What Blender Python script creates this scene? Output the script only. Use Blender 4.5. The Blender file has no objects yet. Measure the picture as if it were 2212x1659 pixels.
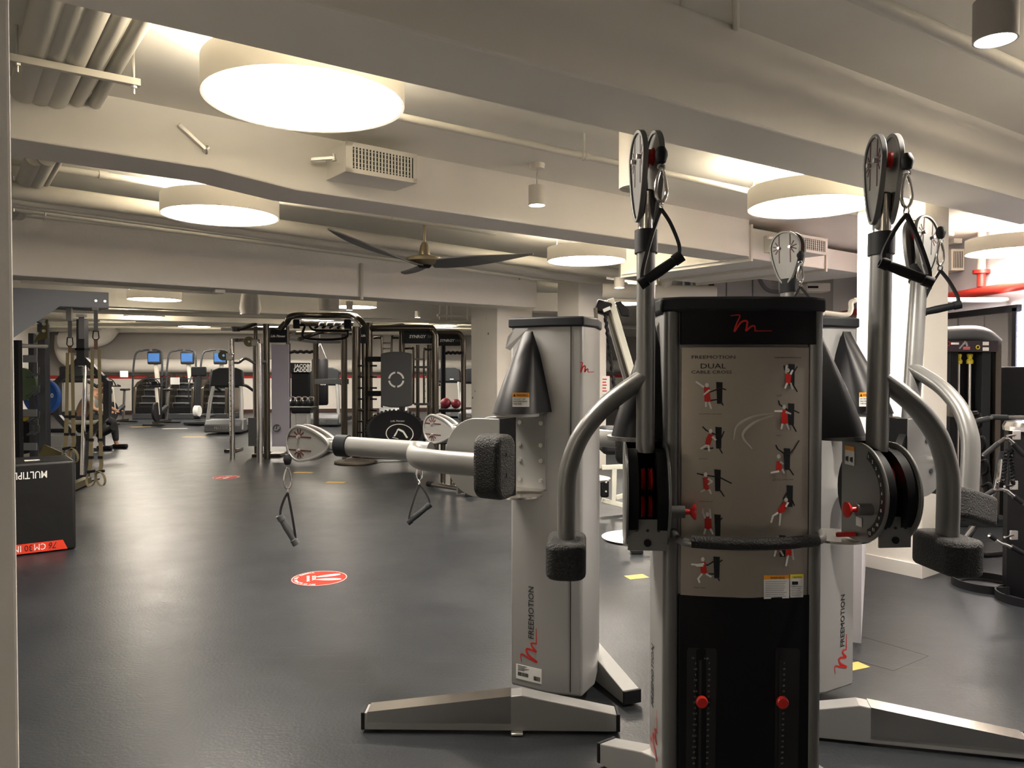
import bpy, bmesh, math, random
from mathutils import Vector, Matrix, Quaternion
random.seed(7)
V = Vector
S = bpy.context.scene
COL = S.collection
PI = math.pi

# ---------------------------------------------------------------- camera
FPX, CX, CY = 1660.0, 1106.0, 829.5
EYE = V((0, 0, 1.55)); PITCH = math.radians(1.2)
cd = bpy.data.cameras.new('camera'); cam = bpy.data.objects.new('camera', cd); COL.objects.link(cam)
cd.sensor_fit = 'HORIZONTAL'; cd.sensor_width = 36.0; cd.lens = 36.0 * FPX / 2212.0
cd.clip_start = 0.05; cd.clip_end = 200
cam.location = EYE; cam.rotation_euler = (PI/2 - PITCH, 0, 0)
S.camera = cam

def ray(px, py):
    x = (px-CX)/FPX; z = -(py-CY)/FPX
    c, s = math.cos(PITCH), math.sin(PITCH)
    return V((x, c + z*s, z*c - s))
def W(px, py, Y):            # the point seen at a pixel, on the plane Y = const
    d = ray(px, py); return EYE + d*(Y/d.y)
def H(px, py, z=0.0):        # the point seen at a pixel, at height z
    d = ray(px, py); return EYE + d*((z-1.55)/d.z)

# ---------------------------------------------------------------- world, exposure
w = bpy.data.worlds.new('world'); S.world = w; w.use_nodes = True
bg = w.node_tree.nodes['Background']; bg.inputs[0].default_value = (1.0, .93, .8, 1); bg.inputs[1].default_value = 0.05
S.view_settings.view_transform = 'Standard'
S.view_settings.look = 'None'
S.view_settings.exposure = 0.95
S.view_settings.gamma = 1.0
S.view_settings.use_curve_mapping = False
WARM = (1.0, .905, .79)
LAMP = 30.0      # radiance of the round lamp diffusers
CEIL = 3.12

# ---------------------------------------------------------------- materials
MATS = {}
def mat(name, col, rough=.5, metal=0., bump=0., bscale=40., var=0., vscale=3., emit=0., ecol=None, spec=.5, spots=0., coat=0., aniso=0.):
    if name in MATS: return MATS[name]
    m = bpy.data.materials.new(name); m.use_nodes = True; MATS[name] = m
    nt = m.node_tree; N = nt.nodes; L = nt.links; b = N['Principled BSDF']
    b.inputs['Base Color'].default_value = (*col, 1); b.inputs['Roughness'].default_value = rough
    b.inputs['Metallic'].default_value = metal; b.inputs['Specular IOR Level'].default_value = spec
    b.inputs['Coat Weight'].default_value = coat
    tc = N.new('ShaderNodeTexCoord')
    if var or spots:
        n = N.new('ShaderNodeTexNoise'); n.inputs['Scale'].default_value = vscale; n.inputs['Detail'].default_value = 6
        L.new(tc.outputs['Object'], n.inputs['Vector'])
        mx = N.new('ShaderNodeMix'); mx.data_type = 'RGBA'
        mx.inputs[6].default_value = tuple(c*(1-var) for c in col)+(1,)
        mx.inputs[7].default_value = tuple(min(1, c*(1+var)) for c in col)+(1,)
        L.new(n.outputs['Fac'], mx.inputs[0]); out = mx.outputs[2]
        if spots:
            vo = N.new('ShaderNodeTexVoronoi'); vo.inputs['Scale'].default_value = 2.2
            L.new(tc.outputs['Object'], vo.inputs['Vector'])
            cr = N.new('ShaderNodeMath'); cr.operation = 'LESS_THAN'; cr.inputs[1].default_value = spots
            L.new(vo.outputs['Distance'], cr.inputs[0])
            m2 = N.new('ShaderNodeMix'); m2.data_type = 'RGBA'; L.new(cr.outputs[0], m2.inputs[0]); L.new(out, m2.inputs[6])
            m2.inputs[7].default_value = tuple(c*.3 for c in col)+(1,); out = m2.outputs[2]
        L.new(out, b.inputs['Base Color'])
    if bump:
        n = N.new('ShaderNodeTexNoise'); n.inputs['Scale'].default_value = bscale; n.inputs['Detail'].default_value = 5
        L.new(tc.outputs['Object'], n.inputs['Vector'])
        bp = N.new('ShaderNodeBump'); bp.inputs['Strength'].default_value = bump; bp.inputs['Distance'].default_value = .01
        L.new(n.outputs['Fac'], bp.inputs['Height']); L.new(bp.outputs[0], b.inputs['Normal'])
    if emit:
        b.inputs['Emission Color'].default_value = (*(ecol or col), 1); b.inputs['Emission Strength'].default_value = emit
    return m

M_ceil = mat('ceiling_paint', (.82, .79, .71), .75, bump=.25, bscale=6, var=.07, vscale=1.2)
M_beam = mat('beam_paint', (.80, .77, .70), .7, bump=.3, bscale=3, var=.05, vscale=2)
M_conc = mat('painted_concrete', (.86, .82, .75), .75, bump=.3, bscale=14, var=.07, vscale=2, spots=.045)
M_wall = mat('wall_white', (.78, .75, .70), .7, bump=.1, bscale=10, var=.03)
M_wallg = mat('wall_grey', (.40, .38, .36), .7, bump=.1, bscale=10, var=.05)
M_cool = mat('wall_white_cool_lit', (.70, .68, .74), .6, var=.03)  # white wall; the lavender of its cooler light is put into the colour
M_pipe = mat('pipe_paint', (.66, .63, .55), .5, bump=.1, bscale=20)
M_drum = mat('lamp_drum_white', (.72, .68, .60), .5)
M_lamp = mat('lamp_diffuser', (1, .95, .85), .5, emit=LAMP, ecol=WARM)
M_lampup = mat('lamp_uplight', (1, .95, .85), .5, emit=11.5, ecol=(1, .90, .76))
M_spot = mat('spot_lens', (1, .95, .85), .5, emit=40, ecol=WARM)
M_red = mat('red_paint', (.50, .03, .02), .4)
M_redk = mat('red_plastic', (.55, .02, .015), .3)
M_silver = mat('silver_paint', (.34, .34, .335), .36, metal=.25, bump=.04, bscale=900)
M_silverd = mat('grey_arm_paint', (.30, .30, .29), .32, metal=.35, bump=.03, bscale=900)
M_steel = mat('brushed_steel', (.62, .59, .54), .22, metal=1.0)
M_panel = mat('panel_steel', (.44, .40, .34), .36, metal=.75)
M_chrome = mat('chrome', (.75, .73, .70), .12, metal=1.0)
M_bolt = mat('bolt_zinc', (.7, .68, .65), .3, metal=.9)
M_gun = mat('bronze_frame', (.12, .105, .085), .22, metal=.85)
M_black = mat('black_plastic', (.005, .005, .006), .5, spec=.2)
M_cap = mat('dark_grey_plastic', (.018, .020, .023), .55, spec=.22)
M_fin = mat('black_gloss_cover', (.008, .008, .010), .42, spec=.25)
M_arm2 = mat('arm_paint_backlit', (.17, .17, .165), .32, metal=.35, bump=.03, bscale=900)  # grey arm paint with the backlit machine's shade put into the colour
M_silv3 = mat('satin_grey_paint', (.17, .17, .165), .38, metal=.3)
M_foam = mat('black_foam', (.010, .010, .010), .6, bump=.9, bscale=160)
M_rubber = mat('black_rubber', (.014, .014, .016), .55, spec=.22)
M_strap = mat('nylon_strap', (.012, .012, .015), .6)
M_dgrey = mat('dark_steel', (.055, .058, .065), .35, metal=.4)
M_mgrey = mat('mid_grey', (.11, .115, .12), .45, metal=.2)
M_rig = mat('grey_rig_paint', (.15, .16, .18), .45, metal=.2)
M_white = mat('white_plastic', (.8, .8, .78), .4)
M_ink = mat('black_ink', (.01, .01, .01), .5)
M_winkt = mat('white_ink', (.85, .85, .82), .5)
M_orange = mat('orange_label', (.85, .33, .02), .5)
M_yellow = mat('yellow_tape', (.62, .42, .12), .65, spec=.2)
M_yel = mat('yellow_label', (.85, .7, .05), .5)
M_vinyl = mat('black_vinyl', (.012, .012, .0125), .42, bump=.6, bscale=5, spec=.3)
M_vred = mat('red_vinyl', (.75, .05, .02), .45)
M_tan = mat('tan_webbing', (.22, .18, .10), .8)
M_gweb = mat('grey_webbing', (.16, .16, .17), .8)
M_blue = mat('blue_plate', (.02, .10, .42), .45)
M_lilac = mat('lilac_shroud', (.52, .50, .60), .5, metal=.1)
M_decal = mat('decal_red', (.62, .035, .022), .6, spec=.15)
M_rope = mat('rope_fibre', (.16, .14, .11), .9, bump=.6, bscale=60)
M_ball = mat('maroon_ball', (.28, .03, .05), .4)
M_screen = mat('screen_blue', (.02, .05, .12), .2, emit=.3, ecol=(.10, .30, .75))
M_shirt = mat('grey_shirt', (.28, .28, .27), .9)
M_pants = mat('black_cloth', (.012, .012, .014), .9)
M_skin = mat('skin', (.30, .16, .09), .6)
M_hair = mat('dark_hair', (.05, .028, .015), .9)
M_mirror = mat('mirror_glass', (.9, .9, .9), .02, metal=1.0)
M_fan = mat('fan_blade_grey', (.13, .13, .13), .45)
M_brass = mat('fan_champagne', (.42, .36, .24), .35, metal=.7)
M_dkgrill = mat('grille_dark', (.03, .03, .028), .8)
M_olive = mat('olive_steel', (.10, .085, .03), .5, metal=.2)
M_cream = mat('cream_frame', (.62, .62, .54), .4)
M_led = mat('led_strip', (1, 1, 1), .5, emit=25, ecol=(.85, .85, 1.0))
M_base = mat('baseboard_brown', (.05, .02, .015), .5)

def floor_material():
    m = bpy.data.materials.new('rubber_floor'); m.use_nodes = True
    nt = m.node_tree; N = nt.nodes; L = nt.links; b = N['Principled BSDF']
    tc = N.new('ShaderNodeTexCoord')
    n1 = N.new('ShaderNodeTexNoise'); n1.inputs['Scale'].default_value = 1.3; n1.inputs['Detail'].default_value = 8
    L.new(tc.outputs['Object'], n1.inputs['Vector'])
    cr = N.new('ShaderNodeValToRGB'); cr.color_ramp.elements[0].position = .3; cr.color_ramp.elements[1].position = .75
    cr.color_ramp.elements[0].color = (.020, .0225, .0265, 1); cr.color_ramp.elements[1].color = (.032, .0350, .0395, 1)
    L.new(n1.outputs['Fac'], cr.inputs[0])
    # scuffs: stretched noise threshold
    mp = N.new('ShaderNodeMapping'); mp.inputs['Rotation'].default_value = (0, 0, .5); mp.inputs['Scale'].default_value = (2.0, 30, 1)
    L.new(tc.outputs['Object'], mp.inputs['Vector'])
    n2 = N.new('ShaderNodeTexNoise'); n2.inputs['Scale'].default_value = 1.5; n2.inputs['Detail'].default_value = 3
    L.new(mp.outputs[0], n2.inputs['Vector'])
    mp3 = N.new('ShaderNodeMapping'); mp3.inputs['Rotation'].default_value = (0, 0, -.9); mp3.inputs['Scale'].default_value = (1.5, 40, 1)
    L.new(tc.outputs['Object'], mp3.inputs['Vector'])
    n3 = N.new('ShaderNodeTexNoise'); n3.inputs['Scale'].default_value = 1.1; n3.inputs['Detail'].default_value = 3
    L.new(mp3.outputs[0], n3.inputs['Vector'])
    def thr(n, p):
        r = N.new('ShaderNodeMapRange'); r.inputs[1].default_value = p; r.inputs[2].default_value = p+.04
        L.new(n.outputs['Fac'], r.inputs[0]); return r.outputs[0]
    mx = N.new('ShaderNodeMath'); mx.operation = 'MAXIMUM'; L.new(thr(n2, .66), mx.inputs[0]); L.new(thr(n3, .67), mx.inputs[1])
    mm = N.new('ShaderNodeMix'); mm.data_type = 'RGBA'; L.new(mx.outputs[0], mm.inputs[0]); L.new(cr.outputs[0], mm.inputs[6])
    mm.inputs[7].default_value = (.043, .043, .044, 1); L.new(mm.outputs[2], b.inputs['Base Color'])
    rr = N.new('ShaderNodeMapRange'); rr.inputs[3].default_value = .29; rr.inputs[4].default_value = .44
    n4 = N.new('ShaderNodeTexNoise'); n4.inputs['Scale'].default_value = 3.0; n4.inputs['Detail'].default_value = 9; n4.inputs['Roughness'].default_value = .7
    L.new(tc.outputs['Object'], n4.inputs['Vector'])
    L.new(n4.outputs['Fac'], rr.inputs[0]); L.new(rr.outputs[0], b.inputs['Roughness'])
    n5 = N.new('ShaderNodeTexNoise'); n5.inputs['Scale'].default_value = 60; n5.inputs['Detail'].default_value = 8
    L.new(tc.outputs['Object'], n5.inputs['Vector'])
    bp = N.new('ShaderNodeBump'); bp.inputs['Strength'].default_value = .10; bp.inputs['Distance'].default_value = .01
    L.new(n5.outputs['Fac'], bp.inputs['Height']); L.new(bp.outputs[0], b.inputs['Normal'])
    b.inputs['Specular IOR Level'].default_value = .24
    return m
M_floor = floor_material()

# ---------------------------------------------------------------- mesh helpers
def frame(d, up=V((0, 0, 1))):
    d = V(d).normalized(); up = V(up)
    if abs(d.dot(up)) > .98: up = V((0, 1, 0)) if abs(d.y) < .9 else V((1, 0, 0))
    x = up.cross(d).normalized(); y = d.cross(x).normalized()
    return x, y, d
class MB:
    def __init__(s): s.bm = bmesh.new()
    def face(s, pts):
        vs = [s.bm.verts.new(V(p)) for p in pts]; s.bm.faces.new(vs); return s
    def prism(s, pts, vec):
        vec = V(vec); a = [s.bm.verts.new(V(p)) for p in pts]; b = [s.bm.verts.new(V(p)+vec) for p in pts]; n = len(a)
        s.bm.faces.new(a[::-1]); s.bm.faces.new(b)
        for i in range(n): s.bm.faces.new((a[i], a[(i+1) % n], b[(i+1) % n], b[i]))
        return s
    def loft(s, rings, closed=True, caps=True):
        R = [[s.bm.verts.new(V(p)) for p in r] for r in rings]; n = len(R[0])
        for i in range(len(R)-1):
            for j in range(n if closed else n-1):
                s.bm.faces.new((R[i][j], R[i][(j+1) % n], R[i+1][(j+1) % n], R[i+1][j]))
        if caps and closed:
            s.bm.faces.new(R[0][::-1]); s.bm.faces.new(R[-1])
        return s
    def box(s, c, size, rz=0., M=None):
        c = V(c); hx, hy, hz = size[0]/2, size[1]/2, size[2]/2
        R = M if M is not None else Matrix.Rotation(rz, 3, 'Z')
        P = [R @ V((x*hx, y*hy, -hz)) + c for x, y in ((-1, -1), (1, -1), (1, 1), (-1, 1))]
        return s.prism(P, R @ V((0, 0, 2*hz)))
    def bar(s, a, b, wx, wy, up=(0, 0, 1)):     # rectangular bar from a to b
        a, b = V(a), V(b); x, y, d = frame(b-a, up)
        return s.prism([a-x*wx/2-y*wy/2, a+x*wx/2-y*wy/2, a+x*wx/2+y*wy/2, a-x*wx/2+y*wy/2], b-a)
    def cyl(s, a, b, r, r2=None, n=16):
        a, b = V(a), V(b); r2 = r if r2 is None else r2; x, y, d = frame(b-a)
        ring = lambda c, q: [c + x*q*math.cos(2*PI*i/n) + y*q*math.sin(2*PI*i/n) for i in range(n)]
        return s.loft([ring(a, max(r, 1e-4)), ring(b, max(r2, 1e-4))])
    def lathe(s, o, axis, prof, n=32):
        o = V(o); x, y, d = frame(axis)
        hollow = prof[0][0] > .002 and prof[-1][0] > .002
        if hollow: prof = list(prof) + [prof[0]]
        R = [[o + d*h + x*max(r, 1e-4)*math.cos(2*PI*i/n) + y*max(r, 1e-4)*math.sin(2*PI*i/n) for i in range(n)] for r, h in prof]
        s.loft(R, caps=not hollow)
        if hollow: bmesh.ops.remove_doubles(s.bm, verts=s.bm.verts[:], dist=1e-6)
        return s
    def tube(s, pts, r, n=10, ry=None, up=None, caps=True, flat=False):
        pts = [V(p) for p in pts]; ry = r if ry is None else ry; rings = []; k = len(pts)
        px = None
        for i, p in enumerate(pts):
            d = (pts[min(i+1, k-1)] - pts[max(i-1, 0)]).normalized()
            if up is not None:
                x = (V(up) - d*V(up).dot(d)).normalized()
            elif px is None:
                x = frame(d)[0]
            else:
                x = (px - d*px.dot(d)).normalized()
            px = x; y = d.cross(x)
            if flat:   # rectangular profile
                rings.append([p + x*a*r + y*b*ry for a, b in ((-1, -1), (1, -1), (1, 1), (-1, 1))])
            else:
                rings.append([p + x*r*math.cos(2*PI*j/n) + y*ry*math.sin(2*PI*j/n) for j in range(n)])
        return s.loft(rings)
    def ring(s, c, normal, R, r, n=24, m=8, sx=1., sy=1., up=None):   # torus
        c = V(c); x, y, d = frame(normal, up or (0, 0, 1)); rings = []
        for i in range(n):
            a = 2*PI*i/n; e = x*math.cos(a)*sx + y*math.sin(a)*sy; p = c + e*R; e = e.normalized()
            rings.append([p + (e*math.cos(2*PI*j/m) + d*math.sin(2*PI*j/m))*r for j in range(m)])
        R_ = [[s.bm.verts.new(p) for p in q] for q in rings]
        for i in range(n):
            for j in range(m):
                s.bm.faces.new((R_[i][j], R_[(i+1) % n][j], R_[(i+1) % n][(j+1) % m], R_[i][(j+1) % m]))
        return s
    def sph(s, c, r, sc=(1, 1, 1), n=20, M=None):
        c = V(c); mt = Matrix.Translation(c) @ ((M or Matrix.Identity(3)).to_4x4()) @ Matrix.Diagonal((r*sc[0], r*sc[1], r*sc[2], 1))
        bmesh.ops.create_uvsphere(s.bm, u_segments=n, v_segments=max(8, n//2), radius=1, matrix=mt); return s
    def build(s, name, m, parent=None, bevel=0., seg=2, smooth=True, sub=0, angle=35, label=None):
        bmesh.ops.recalc_face_normals(s.bm, faces=s.bm.faces[:])
        me = bpy.data.meshes.new(name); s.bm.to_mesh(me); s.bm.free()
        me.materials.append(m)
        if smooth:
            me.shade_smooth(); me.set_sharp_from_angle(angle=math.radians(angle))
        o = bpy.data.objects.new(name, me); COL.objects.link(o)
        if parent is not None: attach(o, parent)
        if bevel:
            bv = o.modifiers.new('bevel', 'BEVEL'); bv.width = bevel; bv.segments = seg; bv.limit_method = 'ANGLE'; bv.angle_limit = math.radians(40)
        if sub:
            sb = o.modifiers.new('sub', 'SUBSURF'); sb.levels = sub; sb.render_levels = sub
        if label: o['label'] = label
        return o
def wl(o):      # location of the top object that carries o
    while o.parent: o = o.parent
    return o
def attach(o, parent):
    o.parent = parent
    if parent.parent is None and parent.type == 'EMPTY':
        o.matrix_parent_inverse = parent.matrix_basis.inverted()
def tag(o, label=None, cat=None, group=None, kind=None):
    if label: o['label'] = label
    if cat: o['category'] = cat
    if group: o['group'] = group
    if kind: o['kind'] = kind
    return o
def thing(name, label, cat, loc=(0, 0, 0), rz=0., group=None):
    o = bpy.data.objects.new(name, None); COL.objects.link(o); o.empty_display_size = .1
    o.location = V(loc); o.rotation_euler = (0, 0, rz); return tag(o, label, cat, group)
def struct(o): o['kind'] = 'structure'; return o
def kids(o): return [c for c in bpy.data.objects if c.parent == o]
def copy_tree(o, parent=None):
    c = o.copy(); COL.objects.link(c); c.parent = parent
    for k in kids(o):
        copy_tree(k, c)
    return c
def dup(o, loc, rz=None, label=None):
    c = copy_tree(o); c.location = V(loc)
    if rz is not None: c.rotation_euler = (0, 0, rz)
    if label: c['label'] = label
    return c
def text(body, size, o, right, up, m, parent, align='LEFT', name='lettering', shear=0., xs=1., ext=.0004, bold=0.):
    cu = bpy.data.curves.new('t', 'FONT'); cu.body = body; cu.size = size; cu.align_x = align; cu.align_y = 'BOTTOM_BASELINE'
    cu.shear = shear; cu.extrude = ext; cu.resolution_u = 2; cu.offset = bold
    t = bpy.data.objects.new('t', cu); me = bpy.data.meshes.new_from_object(t)
    right = V(right).normalized(); up = V(up).normalized(); nn = right.cross(up)
    Mx = Matrix.Translation(V(o)) @ Matrix((right*xs, up, nn)).transposed().to_4x4()
    me.transform(Mx); me.materials.clear(); me.materials.append(m)
    bpy.data.objects.remove(t); bpy.data.curves.remove(cu)
    q = bpy.data.objects.new(name, me); COL.objects.link(q)
    if parent is not None: attach(q, parent)
    return q
def smooth_path(pts, k=6):      # Catmull-Rom
    pts = [V(p) for p in pts]; P = [pts[0]*2-pts[1]] + pts + [pts[-1]*2-pts[-2]]; out = []
    for i in range(1, len(P)-2):
        for j in range(k):
            t = j/k; a, b, c, d = P[i-1], P[i], P[i+1], P[i+2]
            out.append(.5*((2*b) + (c-a)*t + (2*a-5*b+4*c-d)*t*t + (3*b-a-3*c+d)*t**3))
    out.append(pts[-1]); return out
ANG = math.radians(36.5)
def PU(a, px, py, d=None):     # pixel -> point on the vertical plane through a along d
    d = d or U; k = (px-CX)/FPX; L_ = (k*a.y-a.x)/(d.x-k*d.y); q = V((a.x, a.y, 0))+d*L_
    return V((q.x, q.y, W(px, py, q.y).z))
U = V((math.cos(ANG), math.sin(ANG), 0)); VV = V((-math.sin(ANG), math.cos(ANG), 0)); Z = V((0, 0, 1))

# ================================================================ SETTING
XR = 5.5
o = MB().box((-5, 12, -.05), (32, 40, .1)).build('floor', M_floor, smooth=False); struct(o)
o = MB().box((-5, 12, CEIL+.1), (32, 40, .2)).build('ceiling', M_ceil, smooth=False); struct(o)
FA, FB = V((-15.3, 25.3, 0)), V((7.5, 29.6, 0)); FD = (FB-FA).normalized(); FN = V((-FD.y, FD.x, 0))
def fw(t, z, off=0.): return FA + FD*t + Z*z - FN*off      # point on far wall
FL = (FB-FA).length
o = MB().prism([fw(0, 0), fw(FL, 0), fw(FL, 0)+FN*.2, fw(0, 0)+FN*.2], Z*CEIL).build('wall_far', M_wallg, smooth=False); struct(o)
for (z0, z1, mm, nm) in ((.0, .12, M_base, 'baseboard_far'), (.12, 1.19, M_wall, 'trim_1'), (1.19, 1.30, M_red, 'trim_2'), (2.72, CEIL, M_wall, 'trim_3')):
    off = .03 if nm != 'trim_3' else .6
    if nm == 'trim_2': off = .035
    o = MB().prism([fw(0, z0, off), fw(FL, z0, off), fw(FL, z0, .0), fw(0, z0, .0)], Z*(z1-z0)).build(nm, mm, smooth=False); struct(o)
LA, LB = V((-15.3, 25.3, 0)), V((-7.0, 2.5, 0)); LC = V((-7.0, -4.5, 0))
o = MB().prism([LA, LB, LC, LC+V((-.2, 0, 0)), LB+V((-.2, 0, 0)), LA+V((-.2, 0, 0))], Z*CEIL).build('wall_left', M_wall, smooth=False); struct(o)
o = MB().box((XR+.1, 12.5, CEIL/2), (.2, 35, CEIL)).build('wall_right', M_cool, smooth=False); struct(o)
o = MB().box((-.7, -4.6, CEIL/2), (12.6, .2, CEIL)).build('wall_back', M_wall, smooth=False); struct(o)

# near column at the left edge of the frame
c0 = W(31, 830, 1.5)
p = V((c0.x, c0.y, 0))
o = MB().prism([p, p+VV*.5, p+VV*.5-U*.6, p-U*.6], Z*CEIL).build('trim_4', M_conc, smooth=False, bevel=.006)
tag(o, kind='structure'); o.name = 'concrete_column'

def strip(a, b, z0, z1, depth, name='ceiling_beam', m=M_beam, bevel=.012):
    a, b = V((a.x, a.y, 0)), V((b.x, b.y, 0)); d = (b-a).normalized(); n = V((-d.y, d.x, 0))
    o = MB().prism([a+Z*z0, b+Z*z0, b+n*depth+Z*z0, a+n*depth+Z*z0], Z*(z1-z0)).build(name, m, smooth=False, bevel=bevel); struct(o); return o
# beam 1 (nearest)
a = H(1300, 181, 2.69); b = H(2212, 431, 2.69); d = (V((a.x-b.x, a.y-b.y, 0))).normalized()
strip(a+d*3.6, b-d*1.0, 2.69, CEIL+.01, .44)
# beam 2 with its step down
a = H(694, 417, 2.74); b = H(1619, 553, 2.74); d = V((b.x-a.x, b.y-a.y, 0)).normalized(); n = V((-d.y, d.x, 0))
a0 = V((a.x, a.y, 0)); tL = -3.4; tk0 = -.72; tk1 = -.18; tR = (V((b.x, b.y, 0))-a0).length
prof = [(tL, 2.79), (tk0, 2.79), (tk1, 2.735), (tR, 2.735), (tR, CEIL+.01), (tL, CEIL+.01)]
o = MB().prism([a0+d*t+Z*z for t, z in prof], n*.42).build('ceiling_beam', M_beam, smooth=False, bevel=.01); struct(o)
B2A, B2D, B2N, B2R = a0, d, n, tR
# beam 3 (rough concrete)
a = H(33, 595, 2.49); b = H(1160, 665, 2.49); d = V((a.x-b.x, a.y-b.y, 0)).normalized()
strip(a+d*2.0, b, 2.49, CEIL+.01, .5, m=M_conc)
# beams beyond
a = H(236, 662, 2.72); b = H(1035, 697, 2.72)
d = V((a.x-b.x, a.y-b.y, 0)).normalized(); strip(a+d*3, b-d*3.5, 2.72, CEIL, .45)
a = H(240, 690, 2.72); b = H(1035, 712, 2.72)
d = V((a.x-b.x, a.y-b.y, 0)).normalized(); strip(a+d*1, b-d*4, 2.72, CEIL, .5)
a = H(1150, 672, 2.6); b = H(1252, 674, 2.6); d = V((a.x-b.x, a.y-b.y, 0)).normalized()
strip(a+d*.2, b-d*.3, 2.6, 2.95, .5, m=M_beam)

def column(px0, px1, Y, wv, m=M_conc, top=CEIL):
    a = W(px0, 795, Y); b = W(px1, 795, Y*1.0); a = V((a.x, a.y, 0))
    # length along U so that the far corner lands at px1
    k = (px1-CX)/FPX; L_ = (k*a.y-a.x)/(U.x-k*U.y); b = a+U*L_
    o = MB().prism([a, b, b+VV*wv, a+VV*wv], Z*top).build('concrete_column', m, smooth=False, bevel=.012); struct(o); return o
column(1074, 1150, 12.2, .75)
column(1250, 1310, 11.5, .5)
# big column right
a = H(1990, 1249); a = V((a.x, a.y, 0)); k = (2047-CX)/FPX; L_ = (k*a.y-a.x)/(U.x-k*U.y)
COLR = a
o = MB().prism([a, a+U*L_, a+U*L_+VV*.52, a+VV*.52], Z*CEIL).build('concrete_column', M_conc, smooth=False, bevel=.01); struct(o)
o = MB().prism([a-U*.012-VV*.012, a+U*L_-VV*.012, a+U*L_, a, a+VV*.52, a+VV*.52-U*.012], Z*.1).build('baseboard_column', M_wall, smooth=False); struct(o)
# low white partition beside it
q0 = a+VV*.42-U*.01; q1 = H(1860, 1390); q1 = V((q1.x, q1.y, 0)); dd = (q1-q0).normalized(); nn = V((dd.y, -dd.x, 0))
if nn.x > 0: nn = -nn
o = MB().prism([q0, q1, q1+nn*.08, q0+nn*.08], Z*.85).build('wall_low_partition', M_cool, smooth=False); struct(o)
# plant-room wall with conduits
a = W(1425, 620, 12.5); b = W(1800, 640, 12.5)
o = MB().box(((a.x+b.x)/2, 12.6, CEIL/2), (b.x-a.x, .2, CEIL)).build('wall_utility', M_wallg, smooth=False); struct(o)
# ================================================================ CEILING FITTINGS
def make_lamp(r=.45, h=.15):
    t = thing('drum_ceiling_lamp', 'x', 'ceiling lamp')
    MB().lathe((0, 0, 0), (0, 0, 1), [(r-.012, .004), (r, 0), (r, h), (r-.02, h+.004), (r-.02, h-.01), (r-.012, .012)], 64).build('drum', M_drum, t)
    MB().lathe((0, 0, 0), (0, 0, 1), [(.001, .006), (r-.014, .006), (r-.014, .014), (.001, .014)], 64).build('diffuser', M_lamp, t, smooth=False)
    MB().lathe((0, 0, h-.012), (0, 0, 1), [(.001, 0), (r-.03, 0), (r-.03, .006), (.001, .006)], 48).build('top_diffuser', M_lampup, t, smooth=False)
    for k in range(3):
        a = PI/2+2*PI*k/3
        MB().cyl((.9*r*math.cos(a), .9*r*math.sin(a), h-.01), (.9*r*math.cos(a), .9*r*math.sin(a), .37), .0035, n=6).build('hanging_wire', M_pipe, t)
    return t
lamp0 = make_lamp()
lamp_list = [   # pixel of the disc centre, z of the diffuser, label
    (660, 222, 'large bright round drum lamp nearest the upper left'),
    (477, 468, 'round drum lamp partly hidden behind the stepped beam, upper left'),
    (1748, 449, 'round drum lamp above the console cable machine, by a sprinkler head'),
    (1267, 565, 'round drum lamp beyond the ceiling fan blade, by the slim upright tube'),
    (2190, 546, 'round drum lamp cut off by the right edge of the photo'),
    (334, 648, 'round drum lamp low under the far beam, over the bicycles'),
    (765, 664, 'far round drum lamp behind the monkey bars'),
    (312, 685, 'thin far drum lamp just above the stair climbers'),
    (255, 701, 'farthest long thin drum lamp at left, near the far wall'),
    (690, 691, 'farthest flat drum lamp behind the curved monkey bar rail'),
    (1340, 657, 'far drum lamp behind the slanted rope tower'),
    (420, 706, 'added thin drum lamp brightening the far wall, over the stair climbers right of the pipes'),  # thin lamps from here on are added to brighten the far wall
    (590, 706, 'added thin drum lamp brightening the far wall, behind the lilac panel column'),
    (860, 707, 'added thin drum lamp brightening the far wall, behind the target board'),
    (960, 704, 'far flat drum lamp above the black frame headers'),
]
LZ = 2.765
first = True
for px, py, lab in lamp_list:
    p = H(px, py, LZ)
    if first: lamp0.location = p; lamp0['label'] = lab; first = False
    else: dup(lamp0, p, label=lab)
for o in [x for x in bpy.data.objects if x.name.startswith('drum_ceiling_lamp')]: o['group'] = 'round drum ceiling lamps'
# unseen lamp added behind the viewer to light the foreground; another beyond the right edge
for x, y, lab in ((-4.4, -2.0, 'added unseen drum lamp over the floor behind the viewer'), (3.45, 3.2, 'round drum lamp over the right aisle, beyond the edge of the photo')):
    dup(lamp0, (x, y, LZ), label=lab)

def pendant(px, py, z, label, r=.075, h=.16, m=M_drum, wire=True, spot=True, name='pendant_spotlight', power=14):
    p = H(px, py, z)
    t = thing(name, label, 'pendant lamp', p)
    MB().lathe(p, Z, [(.001, .02), (r-.006, .02), (r-.006, .0), (r, 0), (r, h), (.001, h)], 32).build('shade', m, t)
    if spot:
        MB().lathe(p, Z, [(.001, .008), (r-.007, .008), (r-.007, .014), (.001, .014)], 24).build('lens', M_spot, t, smooth=False)
    if wire:
        MB().cyl(p+Z*h, V((p.x, p.y, CEIL-.03)), .006, n=8).build('cord', M_pipe, t)
        MB().lathe(V((p.x, p.y, CEIL-.04)), Z, [(.001, 0), (.055, 0), (.06, .03), (.06, .04)], 24).build('canopy', M_drum, t)
    return t
pendant(1160, 444, 2.80, 'white cylinder spotlight hanging above the middle beam', r=.066, h=.15)
pendant(2150, 88, 2.62, 'grey cylinder spotlight nearest the upper right corner', r=.066, h=.13, m=mat('spot_grey', (.42, .40, .37), .5))
pendant(1873, 538, 2.7, 'tiny spotlight right of the upright black handle', r=.05, h=.1)
pendant(525, 678, 2.62, 'small far spotlight left of the cone speaker', r=.06, h=.12)
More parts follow.
